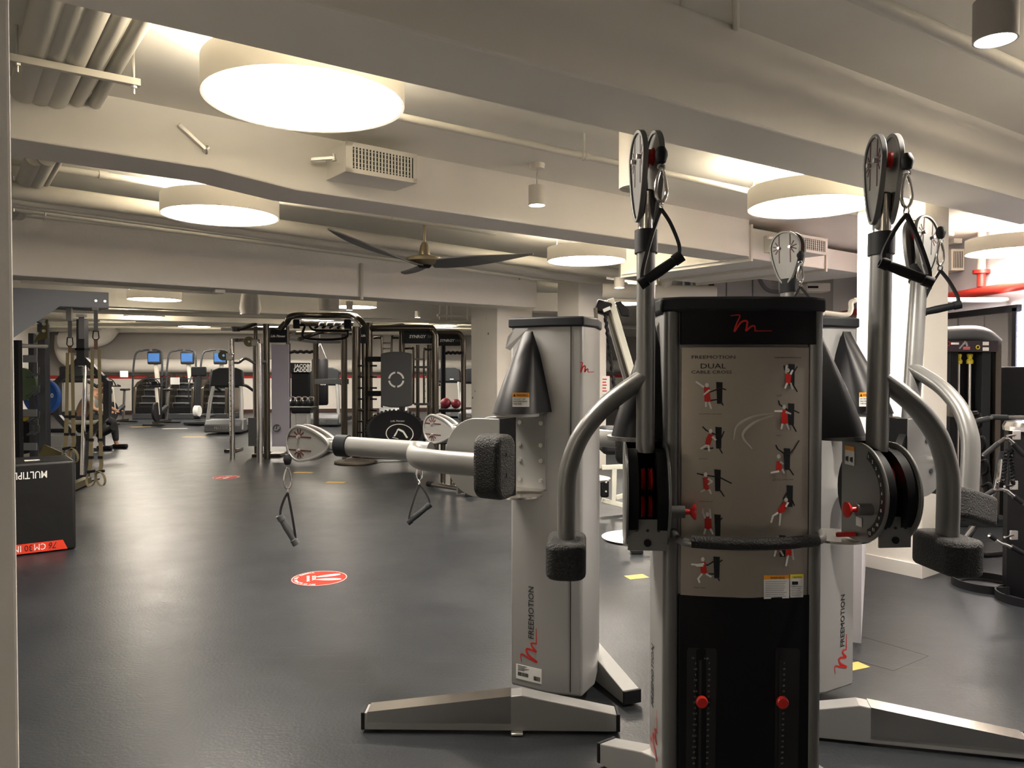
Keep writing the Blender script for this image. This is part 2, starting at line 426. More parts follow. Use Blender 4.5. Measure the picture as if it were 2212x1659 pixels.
pendant(1338, 622, 2.62, 'far cylinder spotlight beside the slim upright tube', r=.07, h=.14)
pendant(902, 686, 2.65, 'far small spotlight above the black frame headers', r=.06, h=.14)
pendant(755, 670, 2.6, 'far spotlight under the drum lamp behind the monkey bars', r=.06, h=.16)
def lamp_light(px, py, z, e):
    p = H(px, py, z)-Z*.01
    l = bpy.data.lights.new('spot_beam', 'SPOT'); l.energy = e; l.color = WARM; l.spot_size = math.radians(115); l.spot_blend = .5; l.shadow_soft_size = .04
    lo = bpy.data.objects.new('spot_beam', l); lo.location = p; COL.objects.link(lo)
lamp_light(1160, 444, 2.80, 160); lamp_light(2150, 88, 2.62, 90)
pendant(1380, 408, 2.45, 'big white cylinder speaker hanging behind the left upright arm', r=.10, h=.38, spot=False, name='pendant_speaker')['category'] = 'speaker'
pendant(711, 670, 2.55, 'white cylinder speaker hanging beside the far drum lamp', r=.17, h=.26, spot=False, name='pendant_speaker')['category'] = 'speaker'
# cone speaker
p = H(541, 680, 2.5); t = thing('cone_speaker', 'slim white cone speaker hanging at mid distance left', 'speaker', p)
MB().lathe(p, Z, [(.001, 0), (.15, .01), (.19, .1), (.15, .38), (.05, .45), (.001, .46)], 32).build('cone', M_drum, t)
MB().cyl(p+Z*.45, V((p.x, p.y, CEIL)), .01, n=8).build('cord', M_pipe, t)

# ceiling fan
p = W(917, 572, 7.9); t = thing('ceiling_fan', 'three-bladed grey ceiling fan with champagne hub hanging below the middle beam', 'ceiling fan', p)
MB().lathe(p, Z, [(.001, -.01), (.10, 0), (.19, .035), (.18, .07), (.06, .10), (.045, .19), (.025, .23), (.001, .23)], 40).build('motor_housing', M_brass, t)
MB().cyl(p+Z*.22, V((p.x, p.y, CEIL)), .014, n=12).build('down_rod', M_brass, t)
MB().lathe(p-Z*.03, Z, [(.001, 0), (.055, .0), (.075, .025), (.001, .03)], 24).build('hub_cap', M_black, t)
def blade(ang, lift):
    d = V((math.cos(ang), math.sin(ang), 0)); q = V((-d.y, d.x, 0)); rows = []
    for i in range(15):
        s = i/14; r = .08 + 1.06*s; wd = .045+.10*math.sin(PI*min(1, s*1.25)**.8)*(1 if s < .8 else 1)
        wd = .045*(1-s**5) + .08*math.sin(PI*(.12+.86*s))+.004; z = lift*(s**1.5) + .015
        tw = .35*(1-s)
        c = p + d*r + Z*z
        rows.append([c - q*wd + Z*(wd*tw) , c + q*wd - Z*(wd*tw), c + q*wd - Z*(wd*tw) - Z*.012, c - q*wd + Z*(wd*tw) - Z*.012])
    MB().loft(rows).build('blade', M_fan, t, angle=50)
blade(math.radians(-14), .06); blade(math.radians(226), .21); blade(math.radians(108), .03)

# air supply grilles in painted boxes
def vent(pxa, pya, pxb, pyb, zt, zb, deep, label, slats=18, dirv=None):
    a = H(pxa, pya, zt); b = H(pxb, pyb, zt); d = V((b.x-a.x, b.y-a.y, 0)); L_ = d.length; d.normalize(); n = V((-d.y, d.x, 0))
    t = thing('air_vent', label, 'air vent', V((a.x, a.y, zb)))
    a0 = V((a.x, a.y, 0)); h = zt-zb; bz = .035
    bx = MB().prism([a0+Z*zb, a0+d*L_+Z*zb, a0+d*L_+n*deep+Z*zb, a0+n*deep+Z*zb], Z*h).build('box', M_beam, t, smooth=False, bevel=.004)
    fr = MB()
    A = lambda s, z, o_: a0 + d*s + Z*z - n*o_
    for s0, s1, z0, z1 in ((0, L_, zb, zb+bz), (0, L_, zt-bz, zt), (0, bz+.02, zb, zt), (L_-bz-.02, L_, zb, zt)):
        fr.prism([A(s0, z0, .002), A(s1, z0, .002), A(s1, z1, .002), A(s0, z1, .002)], -n*.01)
    fr.build('grille_frame', M_drum, t, smooth=False)
    MB().prism([A(.04, zb+.02, .001), A(L_-.04, zb+.02, .001), A(L_-.04, zt-.02, .001), A(.04, zt-.02, .001)], -n*.002).build('grille_back', M_dkgrill, t, smooth=False)
    sl = MB()
    for k in range(slats):
        s = .06+(L_-.12)*(k+.5)/slats; sl.prism([A(s-.006, zb+bz, .004), A(s+.006, zb+bz, .004), A(s+.006, zt-bz, .004), A(s-.006, zt-bz, .004)], -n*.006)
    sl.build('slats', M_drum, t, smooth=False)
    return t
def vent_on_beam(s0, s1, zt, zb, out, label, slats=18):
    # box standing out of beam 2, at distances s0..s1 along it
    A0 = B2A + B2D*s0 - B2N*out; B0 = B2A + B2D*s1 - B2N*out
    t = thing('air_vent', label, 'air vent', A0+Z*zb); n = B2N; d = B2D; L_ = s1-s0
    MB().prism([A0+Z*zb, B0+Z*zb, B0+n*(out+.02)+Z*zb, A0+n*(out+.02)+Z*zb], Z*(zt-zb)).build('box', M_beam, t, smooth=False, bevel=.004)
    # bevelled skirt under it
    A = lambda s, z, o_: A0 + d*s + Z*z - n*o_
    bz = .03; fr = MB()
    for x0, x1, z0, z1 in ((0, L_, zb, zb+bz), (0, L_, zt-bz, zt), (0, .05, zb, zt), (L_-.03, L_, zb, zt)):
        fr.prism([A(x0, z0, .0005), A(x1, z0, .0005), A(x1, z1, .0005), A(x0, z1, .0005)], -n*.008)
    fr.build('grille_frame', M_drum, t, smooth=False)
    MB().prism([A(.03, zb+.02, .0002), A(L_-.03, zb+.02, .0002), A(L_-.03, zt-.02, .0002), A(.03, zt-.02, .0002)], -n*.001).build('grille_back', M_dkgrill, t, smooth=False)
    sl = MB()
    for k in range(slats):
        s = .055+(L_-.09)*(k+.5)/slats; sl.prism([A(s-.006, zb+bz, .002), A(s+.006, zb+bz, .002), A(s+.006, zt-bz, .002), A(s-.006, zt-bz, .002)], -n*.006)
    for k in range(5):
        z = zb+bz+(zt-zb-2*bz)*(k+.5)/5; sl.prism([A(.05, z-.002, .001), A(L_-.04, z-.002, .001), A(L_-.04, z+.002, .001), A(.05, z+.002, .001)], -n*.003)
    sl.build('slats', M_drum, t, smooth=False)
    return t, A0
def beam_s(px, py, off=0.):     # distance along beam 2 where a pixel column crosses its face (shifted by off towards us)
    o_ = B2A - B2N*off; k = (px-CX)/FPX; return (k*o_.y-o_.x)/(B2D.x-k*B2D.y)
s0, s1 = beam_s(748, 0, .30), beam_s(901, 0, .30)
t, A0 = vent_on_beam(s0, s1, 3.03, 2.83, .30, 'white box air vent with slotted grille on the middle beam, under the large lamp')
t2, A2 = vent_on_beam(beam_s(1705, 0, .3), beam_s(1782, 0, .3), 2.98, 2.80, .3, 'air vent box on the middle beam beneath the right drum lamp', 16)
# extra end box left of that grille
def bracket(p, d, label, L_=.17):
    t = thing('steel_strut_bracket', label, 'bracket', p); d = V(d).normalized()
    x, y, _ = frame(d)
    MB().prism([p-x*.012-y*.012, p+x*.012-y*.012, p+x*.012+y*.012, p-x*.012+y*.012], d*L_).build('strut', M_bolt, t, smooth=False, bevel=.003)
    MB().cyl(p-y*.02, p+y*.025, .014, n=6).build('nut', M_bolt, t, smooth=False)
    MB().cyl(p-d*.005, p+V((0, 0, -.004)), .026, n=16).build('washer', M_bolt, t)
    return t
s = beam_s(447, 0); bp = B2A+B2D*s+Z*2.90-B2N*.015
bracket(bp, V((-.55, -.45, .55)), 'galvanised steel strut sticking out of the middle beam, left of the air vent', .20)
p = A0 + B2N*.15 - B2D*.012 + Z*2.95
bracket(p, V((-1, -.1, -.10)), 'small galvanised strut poking from the side of the left air vent', .15)
p = A2 + B2N*.05 - B2D*.02 + Z*2.92
bracket(p, V((-1, -.55, -.05)), 'galvanised strut beside the right air vent on the middle beam', .25)

# round pipes ------------------------------------------------------------
def pipe(a, b, r, label, name='ceiling_pipe', m=M_pipe, cat='pipe', group=None, hang=0, parent=None, rings=0, ext=(0, 0)):
    a, b = V(a), V(b); d = (b-a).normalized(); a = a-d*ext[0]; b = b+d*ext[1]
    t = thing(name, label, cat, a, group=group)
    MB().cyl(a, b, r, n=20).build('tube', m, t)
    n = hang
    for k in range(n):
        q = a.lerp(b, (k+.5)/n)
        MB().ring(q, d, r+.004, .006, 20, 6).build('clamp', m, t)
        MB().cyl(q+Z*r, V((q.x, q.y, CEIL)), .007, n=6).build('hanger_rod', m, t)
    for k in range(rings):
        q = a.lerp(b, (k+.5)/rings); MB().cyl(q-d*.03, q+d*.03, r*1.25, n=20).build('coupling', m, t)
    return t
# big lagged pipes, upper left, running along VV
zp = 3.07
labs = ['thick white lagged pipe, leftmost in the upper left corner', 'thick white lagged pipe, second from the left column',
        'thick white lagged pipe in the middle of the upper left bundle', 'slimmer white pipe, second from right of the upper left bundle',
        'slimmest white pipe on the right of the upper left bundle']
for k, (px, r) in enumerate(((70, .068), (112, .068), (152, .068), (208, .042), (258, .036))):
    c = H(px, 130, zp - r*0.2)
    pipe(c-VV*1.5, c+VV*1.6, r, labs[k], group='pipe bundle, upper left')
# unistrut trapeze hangers
def trapeze(pa, pb, label, z):
    t = thing('pipe_hanger', label, 'pipe hanger', pa); d = (pb-pa).normalized()
    MB().bar(pa, pb, .035, .035).build('channel', M_pipe, t, smooth=False, bevel=.003)
    for q in (pa+d*.03, pb-d*.03):
        MB().cyl(q-Z*.06, V((q.x, q.y, CEIL)), .007, n=8).build('threaded_rod', M_bolt, t)
        MB().cyl(q-Z*.03, q-Z*.02, .016, n=6).build('nut', M_bolt, t)
    return t
a = H(20, 124, 2.965); b = H(303, 180, 2.965); trapeze(a, b, 'white channel hanger carrying the upper left pipe bundle', 2.965)
for k, (px, r) in enumerate(((50, .06), (72, .06), (96, .03))):
    c = H(px, 400, 2.98); pipe(c-VV*1.0, c+VV*1.4, r, ['thick pipe, leftmost of the second bundle behind the middle beam', 'thick pipe in the middle of the second bundle', 'thin pipe on the right of the second bundle'][k], group='pipe bundle behind the middle beam')
a = H(20, 440, 2.89); b = H(106, 452, 2.89); trapeze(a, b, 'channel hanger under the second pipe bundle at left', 2.89)
a = H(100, 446, 2.86); b = H(128, 428, 2.86)
# long pipes parallel to the beams
a = H(33, 459, 2.96); b = H(1160, 583, 2.96); pipe(a, b, .035, 'long white pipe running along the top of the rough concrete beam', hang=3, ext=(1, 0))
a = H(130, 365, 3.02); b = H(470, 415, 3.02); pipe(a, b, .025, 'thin white pipe behind the middle beam at left', hang=1, ext=(1, 3), rings=2)
for k, (ya, yb, z, r) in enumerate(((400, 470, 2.9, .07), (418, 490, 2.85, .05), (432, 500, 2.85, .025), (440, 508, 2.86, .025))):
    a = H(100, ya+20, z); b = H(620, yb+22, z)
    pipe(a, b, r, ['large lagged pipe in the bay behind the middle beam', 'medium pipe below the large lagged pipe', 'thin conduit beside the medium pipe', 'lowest thin conduit in the bay behind the middle beam'][k], ext=(1, 6), group='pipes in the bay behind the middle beam')
# sprinkler main between beam 1 and beam 2
a = H(915, 263, 2.97); b = H(1605, 410, 2.97); pipe(a, b, .022, 'sprinkler pipe running from the large lamp towards the right drum lamp', name='sprinkler_pipe', hang=2, ext=(.5, 3.5), rings=2)
a = H(1870, -4, 2.98); b = H(2212, 152, 2.98); pipe(a, b, .032, 'painted pipe crossing the upper right corner', hang=0, ext=(1.2, 2))
# tubes coming down to beam 1 top
for px, py, lab in ((1472, 0, 'thin white conduit line on the ceiling at top, left of its twin'), (1590, 40, 'white conduit on the ceiling ending at the near beam, at the top')):
    p = H(px, py+10, CEIL)
    q = H(px, 60 if px > 1500 else 10, CEIL-.012); p = H(px, -60, CEIL-.012)
    tag(MB().cyl(p, q, .016 if px > 1500 else .008, n=10).build('ceiling_conduit', M_pipe), lab, 'conduit')
# sprinkler head
sp_ = [o for o in bpy.data.objects if o.name == 'sprinkler_pipe'][0]; p = H(1628, 411, 3.0); t = thing('sprinkler_fitting', 'x', 'x', p)
MB().cyl(p-Z*.06, p+Z*.03, .024, n=12).build('fitting', M_pipe, t); MB().cyl(p+Z*.03, p+Z*.07, .012, n=8).build('nozzle', M_brass, t)
MB().ring(p+Z*.09, (0, 1, 0), .02, .003, 16, 5).build('frame', M_brass, t)
MB().cyl(p-Z*.06, p-Z*.08, .012, n=8).build('riser', M_pipe, t)
for o in kids(t): attach(o, sp_)
bpy.data.objects.remove(t)
p = W(1128, 300, 5.2)

# duct continuing beyond the middle beam
e0 = B2A + B2D*B2R
t = thing('air_duct', 'white sheet-metal air duct continuing from the middle beam', 'duct', e0+Z*2.7)
MB().prism([e0+B2N*.02+Z*2.72, e0+B2D*1.55+B2N*.02+Z*2.72, e0+B2D*1.55+B2N*1.9+Z*2.72, e0+B2N*1.9+Z*2.72], Z*.33).build('duct_body', M_beam, t, smooth=False, bevel=.01)
for s in (.03, .78, 1.5):
    q = e0+B2D*s+B2N*0.0
    MB().prism([q+Z*2.69, q+B2D*.03+Z*2.69, q+B2D*.03+B2N*1.93+Z*2.69, q+B2N*1.93+Z*2.69], Z*.39).build('duct_flange', M_drum, t, smooth=False)
q = e0+B2D*2.2+B2N*.5
MB().prism([e0+B2D*1.58+B2N*.3+Z*2.8, e0+B2D*3.2+B2N*.3+Z*2.8, e0+B2D*3.2+B2N*1.5+Z*2.8, e0+B2D*1.58+B2N*1.5+Z*2.8], Z*.25).build('duct_extension', M_beam, t, smooth=False)
# wide duct behind, left of the utility wall
a = H(1205, 585, 2.72)
# red sprinkler main on the right wall
zr = 2.43
pipe((XR-.08, 6.0, zr), (XR-.08, 21, zr), .055, 'red sprinkler main along the right wall above the mirror', name='red_sprinkler_pipe', m=M_red, rings=5)
p = W(2156, 600, 8.9); tt = thing('red_drop_pipe', 'short red riser with flange on the red sprinkler main', 'pipe', (XR-.08, p.y, zr+.06))
MB().cyl((XR-.08, p.y, zr+.058), (XR-.08, p.y, 2.66), .045, n=16).build('tube', M_red, tt)
MB().cyl((XR-.08, p.y, 2.64), (XR-.08, p.y, 2.68), .09, n=24).build('flange', M_red, tt)
MB().cyl((XR-.08, p.y, 2.68), (XR-.08, p.y, CEIL), .045, n=16).build('upper_tube', M_pipe, tt)
# utility wall details
t = thing('electrical_cabinet', 'pale electrical cabinet row high on the plant-room wall behind the console', 'cabinet', W(1590, 640, 12.4))
for i, (xa, xb) in enumerate(((1512, 1562), (1564, 1618), (1620, 1660))):
    a = W(xa, 590, 12.45); b = W(xb, 680, 12.45); MB().box(((a.x+b.x)/2, 12.38, 2.05), (b.x-a.x, .2, 2.0)).build('cabinet_door', M_wallg, t, smooth=False, bevel=.01)
for i, px in enumerate((1476, 1486, 1494)):
    q = W(px, 620, 12.4); tag(MB().cyl((q.x, 12.4, .3), (q.x, 12.4, CEIL), .03 if i == 1 else .02, n=10).build('conduit', M_mgrey if i == 1 else M_pipe), ['left thin conduit on the plant-room wall', 'dark middle conduit on the plant-room wall', 'right thin conduit on the plant-room wall'][i], 'conduit')
q = [V((W(1535, 580, 12).x, 12, CEIL)), W(1535, 580, 12), W(1537, 600, 12), W(1536, 620, 12), W(1533, 637, 12)]
tag(MB().tube(smooth_path(q), .045).build('black_hose', M_rubber), 'fat black hose hanging on the plant-room wall behind the console', 'hose')
q = [V((W(1636, 590, 12).x, 12, CEIL)), W(1638, 590, 12), W(1645, 612, 12), W(1662, 628, 12), W(1700, 632, 12)]
tag(MB().tube(smooth_path(q), .03).build('grey_hose', M_mgrey), 'curving grey hose right of the electrical cabinets', 'hose')
q = [W(1300, 628, 11), W(1420, 632, 11), W(1545, 634, 11)]
lp = thing('lagged_pipe', 'fat white lagged pipe with elbow passing behind the left upright arm', 'pipe', q[0]); MB().tube(q, .11, 16).build('tube', M_pipe, lp)
MB().cyl(q[1]+Z*.1, V((q[1].x, q[1].y, CEIL)), .01, n=8).build('hanger_rod', M_pipe, lp)
q = [W(1424, 632, 11), W(1435, 622, 11), W(1438, 600, 11), W(1430, 585, 11)]
MB().tube(smooth_path(q), .09, 14).build('elbow', M_pipe, lp)
q = [W(1780, 676, 8.5), W(1828, 680, 8.5), W(1838, 668, 8.5), W(1838, 655, 8.5), W(1846, 650, 8.5), W(1880, 648, 8.5), V((XR-.03, 8.5, W(1880, 648, 8.5).z))]
tag(MB().tube(smooth_path(q), .028, 12).build('bent_pipe', M_pipe), 'thin bent pipe right of the console machine cap', 'pipe')
t = thing('wall_unit', 'pale air conditioning unit right of the grey hose, above the console', 'unit', W(1768, 620, 11.5))
a = W(1740, 612, 11.6); b = W(1792, 630, 11.6)
MB().box(((a.x+b.x)/2, 11.7, (a.z+b.z)/2), (b.x-a.x, .3, a.z-b.z)).build('casing', M_drum, t, smooth=False, bevel=.02)
MB().box(((a.x*.75+b.x*.25), 11.54, (a.z+b.z)/2), (.15, .02, .03)).build('slot', M_black, t, smooth=False)
a = H(33, 595, 2.49); b = H(1160, 665, 2.49); d3 = V((b.x-a.x, b.y-a.y, 0)).normalized(); q = PU(a, 780, 600, d3)-VV*.03
tag(MB().cyl(V((q.x, q.y, 2.45)), V((q.x, q.y, 2.93)), .022, n=12).build('drop_pipe', M_pipe), 'thin vertical pipe on the face of the rough concrete beam, left of the fan', 'pipe')
p = W(2064, 562, 9.4); t = thing('air_vent', 'small air vent box far right, above the red pipe', 'air vent', p)
MB().box((p.x, 9.5, (p.z+CEIL)/2+.1), (.10, .3, CEIL-p.z-.2)).build('duct_drop', M_beam, t, smooth=False)
MB().box((p.x, 9.5, p.z), (.16, .3, .26)).build('box', M_beam, t, smooth=False, bevel=.005)
for k in range(6): MB().box((p.x-.05+.02*k, 9.345, p.z), (.006, .008, .20)).build('slat', M_mgrey, t, smooth=False)
# security camera boxes under beam 3
for px, py, lab in ((473, 631, 'small white box under the concrete beam at left centre'),):
    p = H(px, py, 2.46); tag(MB().box(p+Z*.01, (.12, .12, .05), rz=ANG).build('smoke_detector', M_drum, bevel=.01), lab, 'detector')
# light track along beam 3
a = H(45, 607, 2.47); b = H(470, 633, 2.47)
tag(MB().bar(a, b, .04, .03).build('cable_tray', M_pipe, smooth=False), 'thin white rail fixed under the rough concrete beam', 'rail')
# far wall large lagged pipe with elbow
pts = [fw(20.2, 1.62, .35), fw(10, 1.62, .35), fw(2.0, 1.62, .35), fw(.9, 1.75, .35), fw(.6, 2.1, .35), fw(.6, 2.6, .35)]
pts = [pts[0], pts[1], pts[2]] + smooth_path(pts[2:])[1:]
tag(MB().tube(pts, .22, 20).build('lagged_duct_pipe', M_wall), 'fat white pipe running along the far wall at eye height', 'pipe')
pts = [fw(.75, 2.45, .95), fw(1.5, 2.45, .95), fw(2.0, 2.55, .95), fw(2.3, 2.9, .95)]
tag(MB().tube(smooth_path(pts), .26, 20).build('bent_duct', M_wall), 'white bent duct in the far left corner', 'duct')
for k, (ya, yb, z, r, lab) in enumerate(((672, 681, 2.7, .05, 'long far ceiling pipe, highest of three'), (699, 701, 2.75, .045, 'long far ceiling pipe, middle of three'), (706, 710, 2.78, .04, 'long far ceiling pipe, lowest of three'))):
    a = H(200, ya, z); b = H(500, yb, z); pipe(a, b, r, lab, ext=(3, 12), group='far ceiling pipes')
# far silver cage of conduits near right
for k, px in enumerate((950, 966, 975, 1010)):
    p = H(px, 690, 2.65); tag(MB().cyl(p, V((p.x, p.y, CEIL)), .02, n=8).build('hanger_rod', M_pipe), 'thin hanger rod above the black frame headers', 'rod', 'far hanger rods')
a = H(945, 681, 2.72); b = H(1037, 687, 2.72)
tag(MB().bar(a, b, .05, .05).build('conduit', M_pipe), 'bright conduit run above the black frame headers', 'conduit')
# ================================================================ CABLE CROSS MACHINES
M_slot = mat('slot_dark_red', (.06, .004, .004), .5)
def rrect(c, x, y, hx, hy, r, n=5):
    out = []
    for sx, sy, a0 in ((1, 1, 0), (-1, 1, PI/2), (-1, -1, PI), (1, -1, 3*PI/2)):
        for i in range(n+1):
            a = a0 + (PI/2)*i/n; out.append(c + x*(sx*(hx-r)+r*math.cos(a)) + y*(sy*(hy-r)+r*math.sin(a)))
    return out
def swoosh(pts, width, nrm, m, parent, name='logo'):
    # flat pen stroke along pts (already 3D), width list
    P = smooth_path(pts, 8); k = len(P); nrm = V(nrm).normalized(); L_, R_ = [], []
    for i, p in enumerate(P):
        d = (P[min(i+1, k-1)]-P[max(i-1, 0)]).normalized(); s = d.cross(nrm)
        f = i/(k-1); wd = width*(.25+.75*math.sin(PI*min(1, max(0, f))*.9+.15))
        L_.append(p+s*wd/2); R_.append(p-s*wd/2)
    b = MB()
    for i in range(k-1): b.face([L_[i], L_[i+1], R_[i+1], R_[i]])
    return b.build(name, m, parent, smooth=False)
# the maker's hand-drawn m stroke, in a unit box (x right, y up)
MPTS = [(0, .95), (.22, 1.0), (.28, .9), (.18, .45), (.12, 0), (.32, .55), (.50, .62), (.50, .30), (.48, .05), (.62, .28), (.74, .33), (.76, .1), (.80, .03), (1.3, .04)]
def mlogo(o, right, up, w_, h_, m, parent, stroke=.012):
    right, up = V(right).normalized(), V(up).normalized()
    return swoosh([V(o)+right*x*w_+up*y*h_ for x, y in MPTS], stroke, right.cross(up), m, parent)

def teardrop(c, a, g, L_, Wd, n=40):   # outline: a = towards the tip of the round end
    out = []
    for i in range(n):
        th = 2*PI*i/n; ca, sa = math.cos(th), math.sin(th)
        r = Wd/2
        if ca >= 0: out.append(c + a*(r*ca) + g*(r*sa))
        else:
            tt = -ca; out.append(c - a*((L_-r)*tt) + g*(r*sa*(1-.28*tt**1.2)) )
    return out
def pulley_head(parent, c, a, g, n, L_=.29, Wd=.175, gap=.027, m=M_silverd, wn=.052):
    # c = centre of the round part
    for s in (-1, 1):
        cc = c + n*(s*gap)
        plate = MB().prism(teardrop(cc-n*.003, a, g, L_, Wd), n*.006).build('pulley_cover', m, parent, bevel=.001)
        rim = MB(); T = teardrop(cc, a, g, L_, Wd, 48); T = T+[T[0]]
        R = []
        vs = []
        for i in range(48):
            p = T[i]; d = (T[i+1]-T[i-1] if i else T[1]-T[47]).normalized(); q = d.cross(n)
            vs.append([p + q*(.006*x) + n*(.009*y) for x, y in ((-1, -1), (1, -1), (1, 1), (-1, 1))])
        RV = [[rim.bm.verts.new(v) for v in r] for r in vs]
        for i in range(48):
            for j in range(4): rim.bm.faces.new((RV[i][j], RV[(i+1) % 48][j], RV[(i+1) % 48][(j+1) % 4], RV[i][(j+1) % 4]))
        rim.build('rim', m, plate, bevel=.002)
        sl = MB(); of = cc + n*(s*.0035)
        def slot(p0, p1):
            sl.bar(of + a*p0[0] + g*p0[1], of + a*p1[0] + g*p1[1], .006, .002, up=n)
        for gg in (-.034, .034):
            slot((.075, gg), (.012, gg)); slot((-.012, gg), (-.085, gg))
            sg = 1 if gg > 0 else -1
            for an in (35, 75, 110, 145):
                dx, dy = math.cos(math.radians(an)), math.sin(math.radians(an))*sg
                slot((dx*.013, gg+dy*.013), (dx*.04, gg+dy*.04))
        sl.build('slots', M_slot, plate, smooth=False)
        for gg in (-.034, .034):
            MB().cyl(of+g*gg, of+g*gg+n*(s*.012), .008, n=8).build('bolt', M_bolt, plate)
    for gg in (-.034, .034):
        q = c+g*gg; MB().lathe(q-n*.012, n, [(.001, 0), (.030, 0), (.024, .006), (.024, .018), (.030, .024), (.001, .024)], 24).build('pulley', M_redk, parent)
    MB().bar(c-a*.10, c-a*(L_-Wd/2+.03), .05, wn).build('neck', m, parent, bevel=.012)
def biner(parent, top, dn, side, L_=.105):
    # snap hook hanging from top in direction dn; flat in plane dn/side
    c = top+dn*L_*.5
    MB().ring(c, dn.cross(side), L_*.5, .0042, 28, 8, sx=1, sy=1, up=side).build('tmp', M_chrome, parent) if False else None
    pts = []
    for i in range(25):
        th = 2*PI*i/24; wv = .012+.009*(1-math.cos(th-PI))*.0
        wid = .010 + .013*(.5-.5*math.cos(th))   # wider at the bottom
        pts.append(c - dn*(L_/2*math.cos(th)) + side*(wid*math.sin(th)))
    return MB().tube(pts, .0055, 8).build('snap_hook', M_chrome, parent)
def stirrup(label, top, side, swing=V((0, 0, 0)), grip_ang=25, L_=.22, gm=M_rubber, half=.075, cross=None):
    """ball stop and its hook belong to the handle that hangs there"""
    t = thing('cable_attachment', label, 'cable handle', top)
    dn = (V((0, 0, -1))+swing*.0).normalized(); side = V(side).normalized()
    MB().lathe(top+Z*.028, -Z, [(.001, 0), (.012, .004), (.020, .020), (.021, .032), (.015, .052), (.009, .056), (.001, .056)], 20).build('ball_stop', M_rubber, t)
    q = top-Z*.03
    MB().ring(q-Z*.008, side.cross(Z), .011, .003, 16, 6).build('ring', M_chrome, t)
    biner(t, q-Z*.013, -Z, side); q2 = q-Z*.118
    MB().ring(q2-Z*.012, side, .013, .0035, 16, 6).build('ring', M_chrome, t)
    a = q2-Z*.022; ax = cross if cross is not None else side
    ca, sa = math.cos(math.radians(grip_ang)), math.sin(math.radians(grip_ang))
    gd = (V(ax).normalized()*ca + Z*sa); gc = a - Z*L_*.72 + V(ax)*0
    e0, e1 = gc-gd*half, gc+gd*half
    pa = smooth_path([a, a.lerp(e0, .35)-gd*.012, a.lerp(e0, .8)-gd*.014, e0])
    pb = smooth_path([a, a.lerp(e1, .35)+gd*.012, a.lerp(e1, .8)+gd*.014, e1])
    fl = gd.cross(Z).normalized()
    MB().tube(pa, .010, 6, ry=.0055, up=fl, flat=True).build('strap', M_strap, t)
    MB().tube(pb, .010, 6, ry=.0055, up=fl, flat=True).build('strap', M_strap, t)
    g = MB().lathe(e0-gd*.012, gd, [(.012, 0), (.019, 0), (.019, .028), (.0155, .03), (.0175, .075), (.0155, 2*half-.008), (.019, 2*half-.006), (.019, 2*half+.024), (.012, 2*half+.024)], 20).build('grip', gm, t)
    return t
def cable_arm(parent, P, a, n, g, tube0=.14, m=M_silverd, s=1.0, head=True, branch=True, hd=1.11, hg=None, hn=None):
    """P pivot, a axis towards the pulley, n outward side, g in-plane"""
    arm = MB().tube([P+a*tube0, P+a*.5, P+a*.82], .031, 20, ry=.047, up=n).build('arm_tube', m, parent)
    MB().tube([P+a*.80, P+a*.875], .038, 20, ry=.054, up=n).build('collar', M_black if False else M_cap, arm)
    MB().tube([P+a*.87, P+a*1.0], .025, 16, ry=.034, up=n).build('inner_tube', M_steel, arm)
    if branch:
        pts = [P+a*.39, P+n*.08+a*.335, P+n*.15+a*.275, P+n*.215+a*.19, P+n*.25+a*.10, P+n*.262+a*.02, P+n*.262-a*.16]
        MB().tube(smooth_path(pts, 5), .031, 20, ry=.047, up=g.cross(a) if False else None or g, ).build('branch_tube', m, parent) if False else \
            MB().tube(smooth_path(pts, 5), .047, 20, ry=.031, up=g).build('branch_tube', m, parent)
        pc = P+n*.262-a*.212
        pad = MB().prism(rrect(pc-a*.06, n, g, .066, .125, .05, 6), a*.12).build('foam_pad', M_foam, parent, bevel=.018, seg=3)
        for q in (-.03, .05): MB().cyl(pc-a*.062+g*q, pc-a*.058+g*q, .009, n=12).build('screw_hole', M_ink, pad)
    if head: pulley_head(parent, P+a*hd, a, hg or g, hn or n, m=m)
